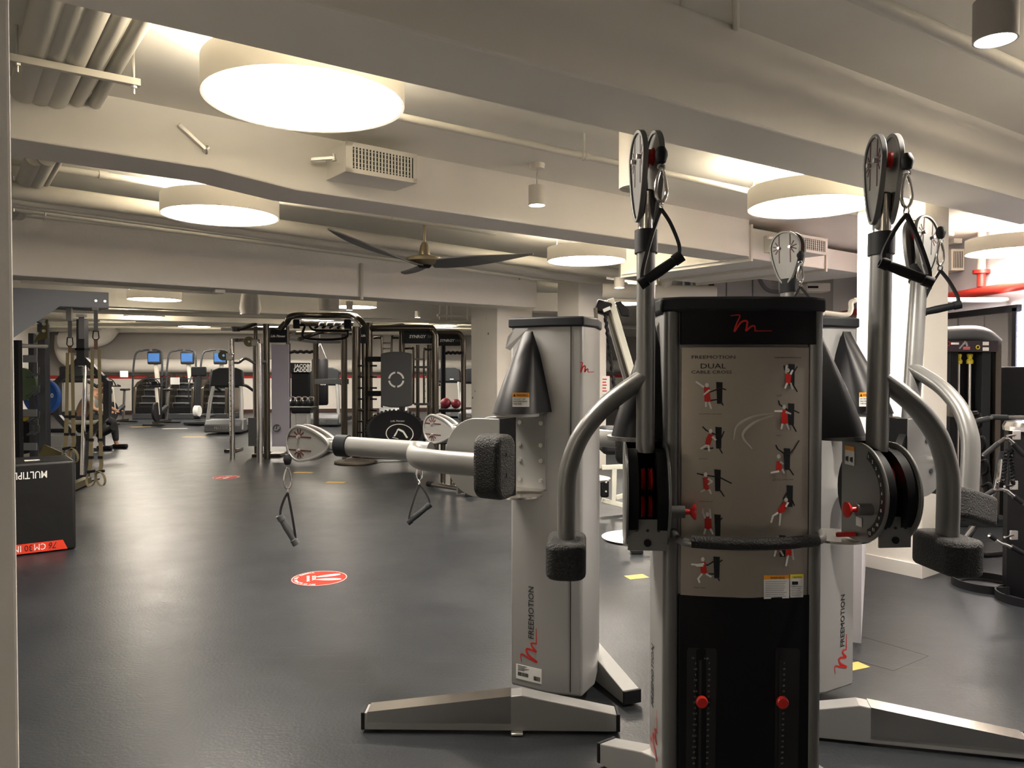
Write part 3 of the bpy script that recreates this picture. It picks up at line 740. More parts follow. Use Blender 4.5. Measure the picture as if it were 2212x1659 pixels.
def housing(parent, P, e, n, Q, rplate=.168, gap=.066, numbers=False, guard=.030, knob=True, inner=-1, m=M_silverd):
    """swivelling arm housing: two D plates at +-gap along n, e = outward"""
    for s in (-1, 1):
        c = P+n*(s*gap); pts = []
        for i in range(25):
            th = -PI/2+PI*i/24; pts.append(c + e*(rplate*math.cos(th)) + Z*(rplate*math.sin(th)))
        pts += [c - e*.11 + Z*rplate, c - e*.11 - Z*rplate]
        pl = MB().prism([p-n*.004 for p in pts], n*.008).build('side_plate', m if s == inner or True else M_rubber, parent, bevel=.0025)
        if s == inner and numbers:
            arc = []
            for r_ in (rplate-.012, rplate-.040):
                seg = [c + n*(s*.0052) + e*(r_*math.cos(th)) + Z*(r_*math.sin(th)) for th in [math.radians(68-133*i/30) for i in range(31)]]
                arc.append(seg)
            b = MB()
            for i in range(30): b.face([arc[0][i], arc[0][i+1], arc[1][i+1], arc[1][i]])
            b.build('number_arc', M_ink, pl, smooth=False)
            for k in range(12):
                th = math.radians(64-125*k/11); rr = rplate-.026
                q = c + n*(s*.006) + e*(rr*math.cos(th)) + Z*(rr*math.sin(th))
                rt = e*(-1 if (e.cross(Z)).dot(n*s) < 0 else 1)
                rt = e if (e.cross(Z)).dot(n*s) > 0 else -e
                text(str(k+1), .016, q-rt*.006-Z*.006, rt, Z, M_winkt, pl, name='numeral')
    # web between the plates and dark interior
    B0 = P - e*.11
    MB().prism([B0-n*gap-Z*rplate, B0+n*gap-Z*rplate, B0+n*gap+Z*rplate, B0-n*gap+Z*rplate], e*.01).build('back_web', M_black, parent, smooth=False)
    f0 = P + e*.105
    MB().prism([f0-n*(gap-.004)-Z*rplate*.98, f0+n*(gap-.004)-Z*rplate*.98, f0+n*(gap-.004)-Z*.065, f0-n*(gap-.004)-Z*.065], e*.008).build('front_guard', m, parent, smooth=False)
    for q in (-.035, 0, .035): MB().cyl(f0+e*.007+n*q-Z*.10, f0+e*.010+n*q-Z*.10, .005, n=10).build('bolt_hole', M_ink, parent)
    MB().cyl(f0+e*.007-Z*.14, f0+e*.012-Z*.14, .012, n=16).build('plug', M_black, parent)
    for zz in (.055, -.035):
        for q in (-.012, .012):
            MB().lathe(P+e*.045+Z*zz+n*q-n*.006, n, [(.001, 0), (.038, 0), (.032, .006), (.038, .012), (.001, .012)], 28).build('pulley', M_redk, parent)
    for sg in ((-1, 1) if guard else ()):
        q = P + n*(sg*guard); MB().lathe(q, n*sg, [(.001, 0), (rplate*.90, 0), (rplate*.90, gap-guard-.004), (.001, gap-guard-.004)], 32).build('pulley_guard', M_black, parent)
    # swivel discs
    zb = P.z-rplate-.012
    MB().cyl(V((Q.x, Q.y, zb-.004)), V((Q.x, Q.y, zb+.004)), .118, n=40).build('swivel_plate', M_steel, parent)
    MB().cyl(V((Q.x, Q.y, P.z+rplate)), V((Q.x, Q.y, P.z+rplate+.014)), .100, n=40).build('swivel_ring', m, parent)
    if knob:
        k0 = P + n*(inner*gap) + e*.075 - Z*.045
        MB().cyl(k0, k0+n*(inner*.055), .020, n=16).build('knob_barrel', m, parent)
        MB().lathe(k0+n*(inner*.055), n*inner, [(.010, 0), (.008, .016), (.024, .028), (.026, .034), (.001, .036)], 24).build('pull_knob', M_redk, parent)
        l0 = P + n*(inner*(gap+.006)) - e*.01 - Z*.145
        MB().bar(l0, l0+n*(inner*.065)-e*.015-Z*.004, .02, .016).build('release_lever', M_redk, parent, bevel=.005)

def tower_body(parent, poly, z0, z1, m=M_silver, name='tower_shroud'):
    return MB().prism([V((p[0], p[1], z0)) for p in poly], Z*(z1-z0)).build(name, m, parent, bevel=.012, seg=3)
def scale_poly(poly, d):
    c = V((sum(p[0] for p in poly)/len(poly), sum(p[1] for p in poly)/len(poly)))
    return [V((p[0], p[1]))+(V((p[0], p[1]))-c).normalized()*d for p in poly]
def fin_cover(parent, Q, A, B, zb, zt, r=.105, m=M_fin):
    """half-cone cover: round skirt about Q below, closing onto the tower edge A-B above"""
    # angular span on the side away from the tower
    mid = (V((A.x, A.y, 0))+V((B.x, B.y, 0)))/2; q0 = V((Q.x, Q.y, 0)); od = (q0-mid); od.z = 0; od.normalize(); sd = V((-od.y, od.x, 0))
    bot = [mid-sd*.115-od*.03] + [q0 + od*(r*math.sin(t_)) - sd*(r*math.cos(t_)) for t_ in [PI*i/16 for i in range(17)]] + [mid+sd*.115-od*.03]
    rings = []
    for k in range(9):
        f = k/8; z = zb+(zt-zb)*f; sh = f**1.15
        tgt = mid + od*.02
        rings.append([V((b.x, b.y, 0)).lerp(V((tgt.x, tgt.y, 0)) + (V((b.x, b.y, 0))-tgt).project(sd)*.22 , sh)+Z*z for b in bot])
    return MB().loft(rings).build('cone_cover', m, parent, angle=50)
def beam_foot(parent, A, Pk, B, w_, hA, hP, hB, mA=M_silver, steel=None):
    """peaked foot beam from A over Pk to B on the floor"""
    d = (B-A).normalized(); n = V((-d.y, d.x, 0)); z0 = .012
    ring = lambda c, h, ww: [c-n*ww/2+Z*z0, c+n*ww/2+Z*z0, c+n*ww/2+Z*h, c-n*ww/2+Z*h]
    f = MB().loft([ring(A, hA, w_), ring(Pk, hP, w_), ring(B, hB, w_)]).build('foot_beam', mA, parent, smooth=False, bevel=.004)
    for c, dd, h in ((A, -d, hA), (B, d, hB)):
        r0 = ring(c+dd*.0, h+.002, w_+.006); MB().loft([r0, [p+dd*.014 for p in r0]]).build('end_cap', M_rubber, f, smooth=False, bevel=.003)
        q = c-dd*.05; MB().cyl(V((q.x, q.y, 0)), V((q.x, q.y, z0+.002)), .022, n=12).build('rubber_pad', M_rubber, f)
    if steel:
        s0, s1 = steel
        k = lambda s: A.lerp(Pk, s)
        hh = lambda s: hA+(hP-hA)*s
        r0 = ring(k(s0), hh(s0)+.003, w_+.006); r1 = ring(k(s1), hh(s1)+.003, w_+.006)
        for r in (r0, r1): r[0].z = .045; r[1].z = .045
        MB().loft([r0, r1]).build('kick_plate', M_steel, f, smooth=False)
    lug = Pk - n*(w_/2+.012) + d*-.02
    MB().box(V((lug.x, lug.y, .008)), (.03, .05, .012), rz=math.atan2(n.y, n.x)).build('floor_lug', M_bolt, f, bevel=.004)
    return f

# ---- machine facing away to the left (M1)
XM = 1.59
m1_poly = [(-.006, 3.56), (.167, 3.456), (.313, 3.42), (.385, 3.55), (.435, 3.80), (.24, 3.99)]
t = thing('cable_cross_machine', 'silver cable machine seen from behind, arms stretched out level to the left', 'cable machine', (.2, 3.7, 0))
MC1 = t
tw = tower_body(t, m1_poly, .07, 1.745)
MB().prism([V((.2605, 3.4325-.0015, .09)), V((.2645, 3.4315-.0015, .09)), V((.2645, 3.4295-.0015, .09)), V((.2605, 3.4305-.0015, .09))], Z*1.65).build('seam', M_ink, tw, smooth=False)
ca = scale_poly(m1_poly, .014)
MB().prism([V((p[0], p[1], 1.735)) for p in ca], Z*.045).build('top_cap', M_cap, t, bevel=.008)
P1 = V((-.111, 3.30, 1.17)); d1 = V((-.85, .525, 0)).normalized(); n1 = V((-d1.y, d1.x, 0))
n1 = V((-.525, -.85, 0)).normalized()
cable_arm(t, P1, d1, n1, Z, tube0=.30, m=M_silverd)
Q1 = V((.02, 3.39, 0))
housing(t, P1, d1, n1, Q1, knob=False, inner=-1, guard=False)
fin = fin_cover(t, Q1, V((-.006, 3.56, 0)), V((.167, 3.456, 0)), P1.z+.168+.014, 1.715)
MB().prism([W(1112, 709, 3.44), W(1141, 709, 3.44), W(1102, 757, 3.40), W(1092, 752, 3.40), W(1097, 727, 3.42)], V((0, .012, 0))).build('cover_facet', M_silver, t, smooth=False)
# mounting plate with bolts on the flank
fa, fb = V((-.006, 3.56, 0)), V((.167, 3.456, 0)); fd = (fb-fa).normalized(); fn = V((fd.y, -fd.x, 0))
fn = fn if fn.y < 0 else -fn
mp = MB().prism([fa+fd*.01+fn*.002+Z*1.0, fb-fd*.015+fn*.002+Z*1.0, fb-fd*.015+fn*.002+Z*1.34, fa+fd*.01+fn*.002+Z*1.34], fn*.006).build('mounting_plate', M_silverd, t, smooth=False)
for s in (.055, .165):
    for z in (1.04, 1.13, 1.20, 1.30): MB().cyl(fa+fd*s+fn*.007+Z*z, fa+fd*s+fn*.014+Z*z, .010, n=12).build('bolt', M_bolt, mp)
for z in (.995, 1.345): MB().prism([fa+fd*.0+fn*.002+Z*z, fb-fd*.012+fn*.002+Z*z, fb-fd*.012+fn*.07+Z*z, fa+fn*.16+Z*z], Z*.007).build('bracket_flange', M_steel, t, smooth=False)
# lettering on the flank
o_ = fa.lerp(fb, .52)+fn*.0015
text('FREEMOTION', .040, o_+fd*.018+Z*.305, Z, -fd, M_ink, tw, xs=1.0)
mlogo(o_+fd*.035+Z*.19, Z, -fd, .13, .085, M_redk, tw, .010)
lb = MB().prism([fa+fd*.03+fn*.001+Z*.108, fa+fd*.165+fn*.001+Z*.108, fa+fd*.165+fn*.001+Z*.176, fa+fd*.03+fn*.001+Z*.176], fn*.001).build('serial_label', M_white, tw, smooth=False)
b = MB()
x = .04
while x < .095:
    wv = random.choice((.001, .002, .003)); b.prism([fa+fd*x+fn*.0022+Z*.124, fa+fd*(x+wv)+fn*.0022+Z*.124, fa+fd*(x+wv)+fn*.0022+Z*.142, fa+fd*x+fn*.0022+Z*.142], fn*.0003); x += wv+random.choice((.001, .0015))
x = .125
while x < .155:
    wv = random.choice((.001, .002, .003)); b.prism([fa+fd*x+fn*.0022+Z*.118, fa+fd*(x+wv)+fn*.0022+Z*.118, fa+fd*(x+wv)+fn*.0022+Z*.138, fa+fd*x+fn*.0022+Z*.138], fn*.0003); x += wv+random.choice((.001, .0015))
b.build('barcode', M_ink, lb, smooth=False)
for k in range(5): MB().prism([fa+fd*.04+fn*.0022+Z*(.150+.005*k), fa+fd*(.075+.012*(k % 3))+fn*.0022+Z*(.150+.005*k), fa+fd*(.075+.012*(k % 3))+fn*.0022+Z*(.152+.005*k), fa+fd*.04+fn*.0022+Z*(.152+.005*k)], fn*.0003).build('printed_line', M_ink, lb, smooth=False)
# red m on the back edge
ba, bb = V((.313, 3.42, 0)), V((.385, 3.55, 0)); bd = (bb-ba).normalized(); bn = V((bd.y, -bd.x, 0))
mlogo(V((.300, 3.4225, 1.53))-Z*.0+V((0, -.003, 0)), V((1, -.1, 0)), Z, .05, .045, M_redk, tw, .006)
# warning sign
def warn(parent, o_, right, w_, h_, lines=('DO NOT  USE', 'MACHINE FROM', 'THIS SIDE.'), head='WARNING'):
    right = V(right).normalized(); n = right.cross(Z); o_ = V(o_)
    pl = MB().prism([o_, o_+right*w_, o_+right*w_+Z*h_*.66, o_+Z*h_*.66], n*.0008).build('warning_label', M_white, parent, smooth=False)
    MB().prism([o_+Z*h_*.66, o_+right*w_+Z*h_*.66, o_+right*w_+Z*h_, o_+Z*h_], n*.0008).build('label_header', M_orange, pl, smooth=False)
    text(head, h_*.26, o_+n*.0012+right*w_*.22+Z*h_*.73, right, Z, M_ink, pl, xs=w_*.72/(h_*.26*5.0))
    MB().prism([o_+n*.001+right*w_*.04+Z*h_*.72, o_+n*.001+right*w_*.19+Z*h_*.72, o_+n*.001+right*w_*.115+Z*h_*.95], n*.0004).build('warning_triangle', M_ink, pl, smooth=False)
    for i, ln in enumerate(lines):
        text(ln, h_*.15, o_+n*.0012+right*w_*.05+Z*(h_*.5-i*h_*.17), right, Z, M_ink, pl, xs=.9)
    return pl
p = W(1108, 896, 3.245)
rr_ = V((1, -.35, 0)).normalized()
warn(fin, V((.002, 3.262, 1.385)), V((1, -.12, 0)), .072, .06)
warn(tw, V((.318, 3.416, 1.27)), V((.5, .866, 0)), .05, .06, lines=('DO NOT USE', 'FROM THIS', 'SIDE.'))
# feet
A = H(787, 1583); B = H(1333, 1588); Pk = A.lerp(B, .625)
sh = V((0, .045, 0))
beam_foot(t, A+sh, Pk+sh, B+sh, .085, .085, .165, .085, steel=(.02, .93))
A = V((.50, 4.55, 0)); B = V((.56, 3.52, 0)); Pk = V((.40, 3.95, 0))
f = MB()
A = V((.375, 3.95, 0)); B = V((.548, 3.50, 0)); d = (B-A).normalized(); n = V((-d.y, d.x, 0))
rg = lambda c, h, ww: [c-n*ww/2+Z*.012, c+n*ww/2+Z*.012, c+n*ww/2+Z*h, c-n*ww/2+Z*h]
ft = f.loft([rg(A, .17, .085), rg(B, .072, .085)]).build('foot_beam', M_silver, t, smooth=False, bevel=.004)
r0 = rg(B, .074, .09); MB().loft([r0, [p_+d*.014 for p_ in r0]]).build('end_cap', M_rubber, ft, smooth=False, bevel=.003)
# second arm
P1b = V((.284, 3.98, 1.17)); d1b = V((-.68, .73, 0)).normalized(); n1b = V((.73, .68, 0)).normalized()
cable_arm(t, P1b, d1b, n1b, Z, tube0=.1, m=M_silverd)
housing(t, P1b, d1b, n1b, P1b-d1b*.14, knob=False)
stirrup('black cable handle on the near level arm, hanging beside the red-spoked pulley at far left', W(621, 992, 3.86), V((.9, .3, 0)), grip_ang=-62, L_=.26, gm=M_mgrey, cross=V((.9, .3, 0)))
stirrup('dark cable handle hanging from the farther level arm, under the bent tube', W(905, 985, 4.55), V((.9, .4, 0)), grip_ang=38, L_=.24, gm=M_cap, cross=V((.98, .2, 0)))

# ---- machine facing away to the right (M3), mirrored
mir = lambda p: V((XM-p[0], p[1])+tuple(p[2:3]))
m3_poly = [(XM-x, y) for x, y in m1_poly][::-1]
t = thing('cable_cross_machine', 'silver cable machine behind and right of the console, seen from behind', 'cable machine', (1.39, 3.7, 0)); MC3 = t
tw = tower_body(t, m3_poly, .07, 1.745)
MB().prism([V((p[0], p[1], 1.735)) for p in scale_poly(m3_poly, .014)], Z*.045).build('top_cap', M_cap, t, bevel=.008)
fa, fb = V((XM-.167, 3.456, 0)), V((XM+.006, 3.56, 0)); fd = (fb-fa).normalized(); fn = V((fd.y, -fd.x, 0)); fn = fn if fn.y < 0 else -fn
o_ = fa.lerp(fb, .58)+fn*.0015
text('FREEMOTION', .040, o_+fd*.012+Z*.265, Z, -fd, M_ink, tw, xs=1.0)
mlogo(o_+fd*.03+Z*.15, Z, -fd, .13, .085, M_redk, tw, .010)
P3 = V((1.71, 3.31, 1.17)); e3 = V((.87, .5, 0)).normalized(); n3 = V((.5, -.87, 0)).normalized()
aU = (W(1990, 520, 3.55)-P3).normalized()
g3 = aU.cross(n3).normalized(); n3a = g3.cross(aU).normalized() if g3.cross(aU).dot(n3) > 0 else -g3.cross(aU).normalized()
cable_arm(t, P3, aU, n3a, g3, m=M_silv3, hd=1.03)
Q3 = V((XM-.02, 3.39, 0))
housing(t, P3, e3, n3, Q3, knob=False, inner=1, m=M_silv3)
for dx, dz in ((.02, .07), (.085, .02), (.05, -.06)):
    q = P3+n3*.071+e3*dx+Z*dz; MB().cyl(q, q+n3*.002, .011, n=14).build('pin_hole', M_ink, t)
q = P3+n3*.07+e3*.10-Z*.02; MB().cyl(q, q+n3*.03, .014, n=14).build('pin', M_bolt, t)
fin = fin_cover(t, Q3, fa, fb, P3.z+.168+.014, 1.715)
warn(fin, V((1.485, 3.285, 1.385)), V((1, .12, 0)), .072, .06)
A = V((1.40, 3.20, 0)); Pk = H(1862, 1611)+sh; B = H(2235, 1650)+sh
dd = (B-Pk).normalized(); A = Pk-dd*.40
beam_foot(t, B, Pk, A, .085, .085, .165, .085, steel=(.02, .93))
P3b = V((1.545, 4.25, 1.17)); a3b = (W(1702, 570, 4.30)-P3b).normalized(); e3b = V((.62, -.78, 0)).normalized(); n3b = V((.78, .62, 0)).normalized()
cable_arm(t, P3b, a3b, n3b, e3b, m=M_silv3, hd=1.05)
housing(t, P3b, e3b, n3b, P3b-e3b*.14, knob=False, m=M_silver)
hp = P3+aU*1.20+g3*(.10 if g3.dot(V((1, 0, 0))) > 0 else -.10)
stirrup('black cable handle on the rearmost right upright arm, nearest the red wall pipe', W(2032, 502, 3.47), V((.9, .2, 0)), grip_ang=12, L_=.24, gm=M_cap, cross=V((.96, -.25, 0)))
hb = W(1729, 552, 4.22)
t_ = stirrup('cable handle hanging behind the console cap on the rear upright arm', hb, V((.9, .2, 0)), grip_ang=20, L_=.24, gm=M_cap, cross=V((.96, -.25, 0)))

# ---- console machine facing the camera (M2)
t = thing('cable_cross_machine', 'console cable machine facing the viewer, with instruction panel and upright arms', 'cable machine', (.78, 2.8, 0)); MC2 = t
XL, XRr = .512, 1.035
YF = 2.60
m2_poly = [(XL, YF-.005), (XL+.035, YF-.03), (XRr-.035, YF-.03), (XRr, YF-.005), (XRr, YF+.24), (XRr-.13, YF+.34), (XL+.13, YF+.34), (XL, YF+.24)]
tw = tower_body(t, m2_poly, .05, 1.74)
xl, xr = .565, .99; xm = (xl+xr)/2; BUL = .03
def PF(px, py, lift=0.):          # a pixel on the bulging front panel
    Y = YF-.035
    for _ in range(3):
        q = W(px, py, Y); s = max(-1, min(1, (q.x-xm)/((xr-xl)/2))); Y = YF-.04-BUL*(1-s*s)-lift
    return W(px, py, Y)
def fx(x, z, lift=0.):
    s = max(-1, min(1, (x-xm)/((xr-xl)/2))); return V((x, YF-.04-BUL*(1-s*s)-lift, z))
def front_shell(name, z0, z1, xa, xb, m, lift=0., back=.04, zc=0.):
    rings = []
    N_ = 24
    b = MB(); rows = []
    for zz, cz in ((z0, 0), (z1, 1)):
        row = [fx(xa+(xb-xa)*i/N_, zz+(zc if cz else 0)*(1-(2*i/N_-1)**2), lift) for i in range(N_+1)]
        rows.append(row)
    bot = rows[0]+[V((xb, YF, z0)), V((xa, YF, z0))]; top = rows[1]+[V((xb, YF, z1)), V((xa, YF, z1))]
    return MB().loft([bot, top]).build(name, m, t, bevel=.0015, angle=30)
zt_panel = 1.615; zb_panel = .79
pan = front_shell('instruction_panel', zb_panel-.004, zt_panel+.004, xl, xr, M_panel)
low = front_shell('weight_window', .06, zb_panel, xl-.006, xr+.006, M_black, lift=.002)
hdr = front_shell('header', 1.628, 1.752, xl-.004, xr+.018, M_black, lift=.012, zc=.010)
MB().prism([V((p[0], p[1], 1.735)) for p in scale_poly([(XL-.0, YF-.02), (XL+.06, YF-.055), (xm, YF-.07), (XRr-.06, YF-.055), (XRr, YF-.02), (XRr, YF+.24), (XRr-.13, YF+.34), (XL+.13, YF+.34), (XL, YF+.24)], .018)], Z*.05).build('top_cap', M_cap, t, bevel=.01)
lg = mlogo(PF(1578, 716, .013), V((1, 0, 0)), Z, .105, .054, M_redk, hdr, .006)
for v in lg.data.vertices: v.co.y = fx(v.co.x, 0, .0135).y
# side columns
for x in (XL+.022, XRr-.022):
    MB().cyl(V((x, YF-.022, .05)), V((x, YF-.022, 1.737)), .026, n=24).build('column_trim', M_arm2, tw)
# text on the panel
def wrap(o, lift):
    for v in o.data.vertices: v.co.y = fx(v.co.x, 0, lift).y
    return o
def ptext(s_, px, py, size, m=M_ink, xs=1., align='LEFT', parent=None, bold=0.):
    wrap(text(s_, size, PF(px, py, .0025), V((1, 0, 0)), Z, m, parent or pan, align=align, xs=xs, bold=bold), .002)
px2m = 2.54/FPX
ptext('FREEMOTION', 1493, 775, .0155, xs=1.42*1.05)
ptext('DUAL', 1512, 796, .0235, xs=1.35)
ptext('CABLE CROSS', 1493, 807, .0150, xs=1.38)
ptext('WWW.FREEMOTIONFITNESS.COM', 1673, 774, .0066, xs=.92)
def poly_px(pts, m, parent, name, lift=.002):
    b = MB(); b.face([PF(x, y, lift) for x, y in pts]); return b.build(name, m, parent, smooth=False)
def stroke_px(pts, wpx, m, parent, name, lift=.003):
    P = [PF(x, y, lift) for x, y in pts]; b = MB(); wd = wpx*px2m/2
    for i in range(len(P)-1):
        d = (P[i+1]-P[i]).normalized(); s_ = d.cross(V((0, -1, 0)))*wd; e_ = d*wd*.5
        b.face([P[i]-e_+s_, P[i+1]+e_+s_*.8, P[i+1]+e_-s_*.8, P[i]-e_-s_])
    return b.build(name, m, parent, smooth=False)
def pictogram(cx_, cy_, tower, torso, limbs, head, arms, cap=''):
    g = poly_px([(cx_+tower[0]-7, cy_+tower[1]), (cx_+tower[0]+7, cy_+tower[1]+1), (cx_+tower[0]+6, cy_+tower[1]+47), (cx_+tower[0]-5, cy_+tower[1]+47)], M_cap, pan, 'pictogram')
    for a_ in arms: stroke_px([(cx_+x, cy_+y) for x, y in a_], 3.2, M_ink, g, 'drawn_arm', .0022)
    poly_px([(cx_+x, cy_+y) for x, y in torso], M_redk, g, 'drawn_shirt', .0026)
    b = None
    for l_ in limbs: stroke_px([(cx_+x, cy_+y) for x, y in l_], 4.6, M_winkt, g, 'drawn_limb', .003)
    b = MB(); c = PF(cx_+head[0], cy_+head[1], .003); b.face([c+V((math.cos(k*PI/6)*.0062, 0, math.sin(k*PI/6)*.0075)) for k in range(12)]); b.build('drawn_head', M_winkt, g, smooth=False)
    if cap: wrap(text(cap, .0048, PF(cx_-30, cy_+70, .0025), V((1, 0, 0)), Z, M_ink, g, xs=1.4), .002)
# left column of pictograms
pictogram(1540, 825, (14, 0), [(-20, 10), (-7, 12), (-6, 30), (-4, 44), (-18, 43), (-19, 28)], [[(-20, 11), (-30, 4), (-36, 0)], [(-8, 18), (-19, 27)], [(-15, 44), (-15, 53)], [(-8, 44), (-4, 57)]], (-13, 7), [[(14, 14), (-6, 22)], [(14, 12), (28, 17)], [(16, 40), (22, 50)], [(-4, 40), (10, 38)]], 'INCLINE/DECLINE PRESS')
pictogram(1540, 922, (12, 0), [(-9, 15), (2, 16), (-6, 40), (-17, 38), (-15, 26)], [[(-1, 22), (6, 28)], [(-14, 40), (-26, 47)], [(-10, 40), (-8, 52)]], (-5, 9), [[(8, 18), (-14, 8), (-22, 0)], [(18, 24), (24, 10)], [(14, 46), (20, 57)], [(0, 46), (-18, 48)]], 'ROTATE')
pictogram(1540, 1014, (10, 0), [(-22, 18), (-10, 16), (-8, 44), (-20, 44)], [[(-10, 20), (-2, 26), (-10, 32)], [(-18, 44), (-26, 48)], [(-8, 44), (-4, 52)]], (-16, 11), [[(6, 16), (-20, 12), (-34, 9)], [(12, 16), (40, 30)], [(16, 46), (24, 58)]], 'CABLE SQUAT')
pictogram(1536, 1107, (14, 4), [(-14, 10), (0, 10), (2, 36), (-14, 36)], [[(-13, 12), (-18, 0), (-18, -8)], [(-1, 12), (-2, 0), (-3, -8)], [(-12, 36), (-15, 46)], [(-1, 36), (4, 46)]], (-8, 4), [[(16, 20), (24, 12)]], '')
pictogram(1528, 1200, (20, 2), [(-16, 16), (-4, 14), (0, 40), (-14, 38)], [[(-8, 18), (-22, 20), (-34, 19)], [(-10, 22), (-24, 22)], [(-12, 40), (-20, 50), (-17, 58)], [(-2, 40), (8, 46)]], (-10, 8), [[(18, 10), (2, 20), (-8, 22)], [(26, 14), (32, 10)], [(18, 40), (2, 40)], [(20, 44), (26, 54)]], 'CHEST PRESS')
# right column
pictogram(1708, 786, (2, 0), [(-12, 20), (2, 20), (0, 42), (-10, 42)], [[(-10, 20), (-10, 10), (-8, 4)], [(0, 22), (4, 14)], [(-8, 42), (-12, 52)], [(0, 42), (4, 54)]], (-6, 14), [[(-4, 20), (-13, 12), (-14, 4)], [(8, 16), (14, 6)], [(6, 46), (14, 60)]], 'ROW')
pictogram(1706, 872, (3, -1), [(-18, 14), (-6, 14), (-4, 44), (-18, 44)], [[(-17, 16), (-32, 16)], [(-8, 18), (2, 22)], [(-16, 44), (-18, 54)], [(-6, 44), (-2, 56)]], (-12, 7), [[(-4, 14), (-22, 2), (-24, -6)], [(8, 14), (20, 20)], [(6, 46), (14, 60)]], 'CHEST')
pictogram(1700, 968, (0, 0), [(-22, 28), (-12, 28), (-10, 48), (-24, 50)], [[(-14, 30), (-8, 34)], [(-18, 50), (-34, 53)], [(-10, 46), (-6, 54)]], (-18, 18), [[(-3, 14), (-20, 2), (-24, -6)], [(4, 14), (16, 0), (26, -16)], [(6, 46), (14, 58)]], 'LAT PULL WITH LUNGE')
pictogram(1706, 1048, (-0, 0), [(-14, 38), (0, 36), (-12, 58), (-28, 62), (-24, 50)], [[(-4, 38), (-8, 46)], [(-26, 60), (-36, 66), (-40, 80)], [(-20, 62), (-22, 86)]], (-8, 32), [[(-4, 14), (-14, 30)], [(4, 30), (10, 44)]], '')
pictogram(1690, 1160, (0, -4), [(-16, 10), (-4, 12), (-2, 30), (-16, 30)], [[(-14, 30), (-17, 41)], [(-4, 30), (2, 40)]], (-10, 4), [], '')
g = poly_px([(1698, 1172), (1712, 1172), (1710, 1200), (1698, 1202)], M_redk, pan, 'pictogram', .003); stroke_px([(1702, 1200), (1698, 1222)], 5, M_winkt, g, 'drawn_limb'); stroke_px([(1710, 1182), (1714, 1208)], 5, M_winkt, g, 'drawn_limb', .0034)
# faint swoosh
swoosh([PF(x, y, .002) for x, y in ((1585, 950), (1592, 920), (1625, 900), (1670, 892))], .008, (0, -1, 0), M_steel, pan, 'swoosh')
swoosh([PF(x, y, .002) for x, y in ((1625, 970), (1604, 940), (1630, 912), (1672, 897))], .009, (0, -1, 0), M_steel, pan, 'swoosh')
# warning labels at the foot of the panel
g = poly_px([(1650, 1252), (1705, 1250), (1705, 1292), (1650, 1294)], M_white, pan, 'warning_label', .003)
poly_px([(1650, 1243), (1705, 1242), (1705, 1250), (1650, 1252)], M_orange, g, 'label_header', .003)
text('WARNING', .011, PF(1664, 1251, .0035), V((1, 0, 0)), Z, M_ink, g, xs=.9)
for k in range(9): stroke_px([(1653, 1256+4*k), (1700-random.random()*12, 1256+4*k)], .9, M_ink, g, 'small_print', .0035)
g = poly_px([(1707, 1250), (1736, 1248), (1735, 1290), (1707, 1291)], M_white, pan, 'caution_label', .003)
poly_px([(1707, 1241), (1736, 1240), (1736, 1248), (1707, 1250)], M_yel, g, 'label_header', .003)
text('CAUTION', .009, PF(1712, 1249, .0035), V((1, 0, 0)), Z, M_ink, g, xs=.75)
poly_px([(1711, 1256), (1724, 1256), (1724, 1263), (1711, 1263)], M_ink, g, 'hand_symbol', .0035)
for k in range(6): stroke_px([(1709+(k % 2), 1267+4*k), (1733-(k % 3)*2, 1267+4*k)], .9, M_ink, g, 'small_print', .0035)
# weight stacks: recessed slots, scale and red selector knob
for side, (xa, xb, kx, ky, cols) in enumerate(((1484, 1549, 1513, 1511, ((1500, 1), (1529, 0))), (1675, 1728, 1686, 1512, ((1691, 0),)))):
    sl = poly_px([(xa+3, 1399), (xb-3, 1401), (xb, 1408), (xb-4, 1659), (xb-5, 1720), (xa-6, 1720), (xa-2, 1659), (xa, 1406)], mat('slot_black', (.004, .004, .0045), .6), low, 'weight_slot', .0032)
    poly_px([(kx-3, 1426), (kx+3, 1426), (kx+1, 1715), (kx-5, 1715)], M_ink, sl, 'slot_groove', .0040)
    for cxp, kind in cols:
        for k in range(22):
            y = 1432+12.0*k; s_ = (('%g' % (3+1.5*k)) if kind else str([7, 10, 13, 17, 20, 23, 27, 30, 33, 37, 40, 43, 47, 50, 53, 57, 60, 63, 67, 70, 73, 77][k]))
            if y > 1664: break
            text(s_, .0085, PF(cxp-k*.25+3, y+3, .0045), V((1, 0, 0)), Z, mat('dim_ink', (.25, .25, .22) if side == 0 else (.08, .08, .07), .5), sl, align='CENTER')
    if side == 0:
        text('1.5 KGS', .0075, PF(1493, 1423, .0045), V((1, 0, 0)), Z, MATS['dim_ink'], sl); text('3 LBS', .0075, PF(1521, 1424, .0045), V((1, 0, 0)), Z, MATS['dim_ink'], sl)
    c = PF(kx, ky, .004); MB().lathe(c, (0, -1, 0), [(.008, 0), (.008, .012), (.0195, .014), (.0195, .024), (.016, .027), (.001, .0275)], 32).build('selector_knob', M_redk, low)
# grab bar with foam
gp = [W(1452, 1143, 2.58), W(1462, 1162, 2.50), W(1490, 1173, 2.44), W(1560, 1179, 2.41), W(1630, 1181, 2.40), W(1700, 1178, 2.41), W(1752, 1172, 2.44), W(1776, 1164, 2.50), W(1772, 1148, 2.57)]
gb = MB().tube(smooth_path(gp, 6), .013, 14).build('grab_bar', M_arm2, t)
gq = smooth_path([W(1494, 1166, 2.435), W(1560, 1170, 2.41), W(1630, 1171, 2.40), W(1700, 1169, 2.41), W(1764, 1163, 2.45)], 6)
MB().tube([p_-Z*.006 for p_ in gq], .0195, 16).build('foam_grip', M_foam, gb)
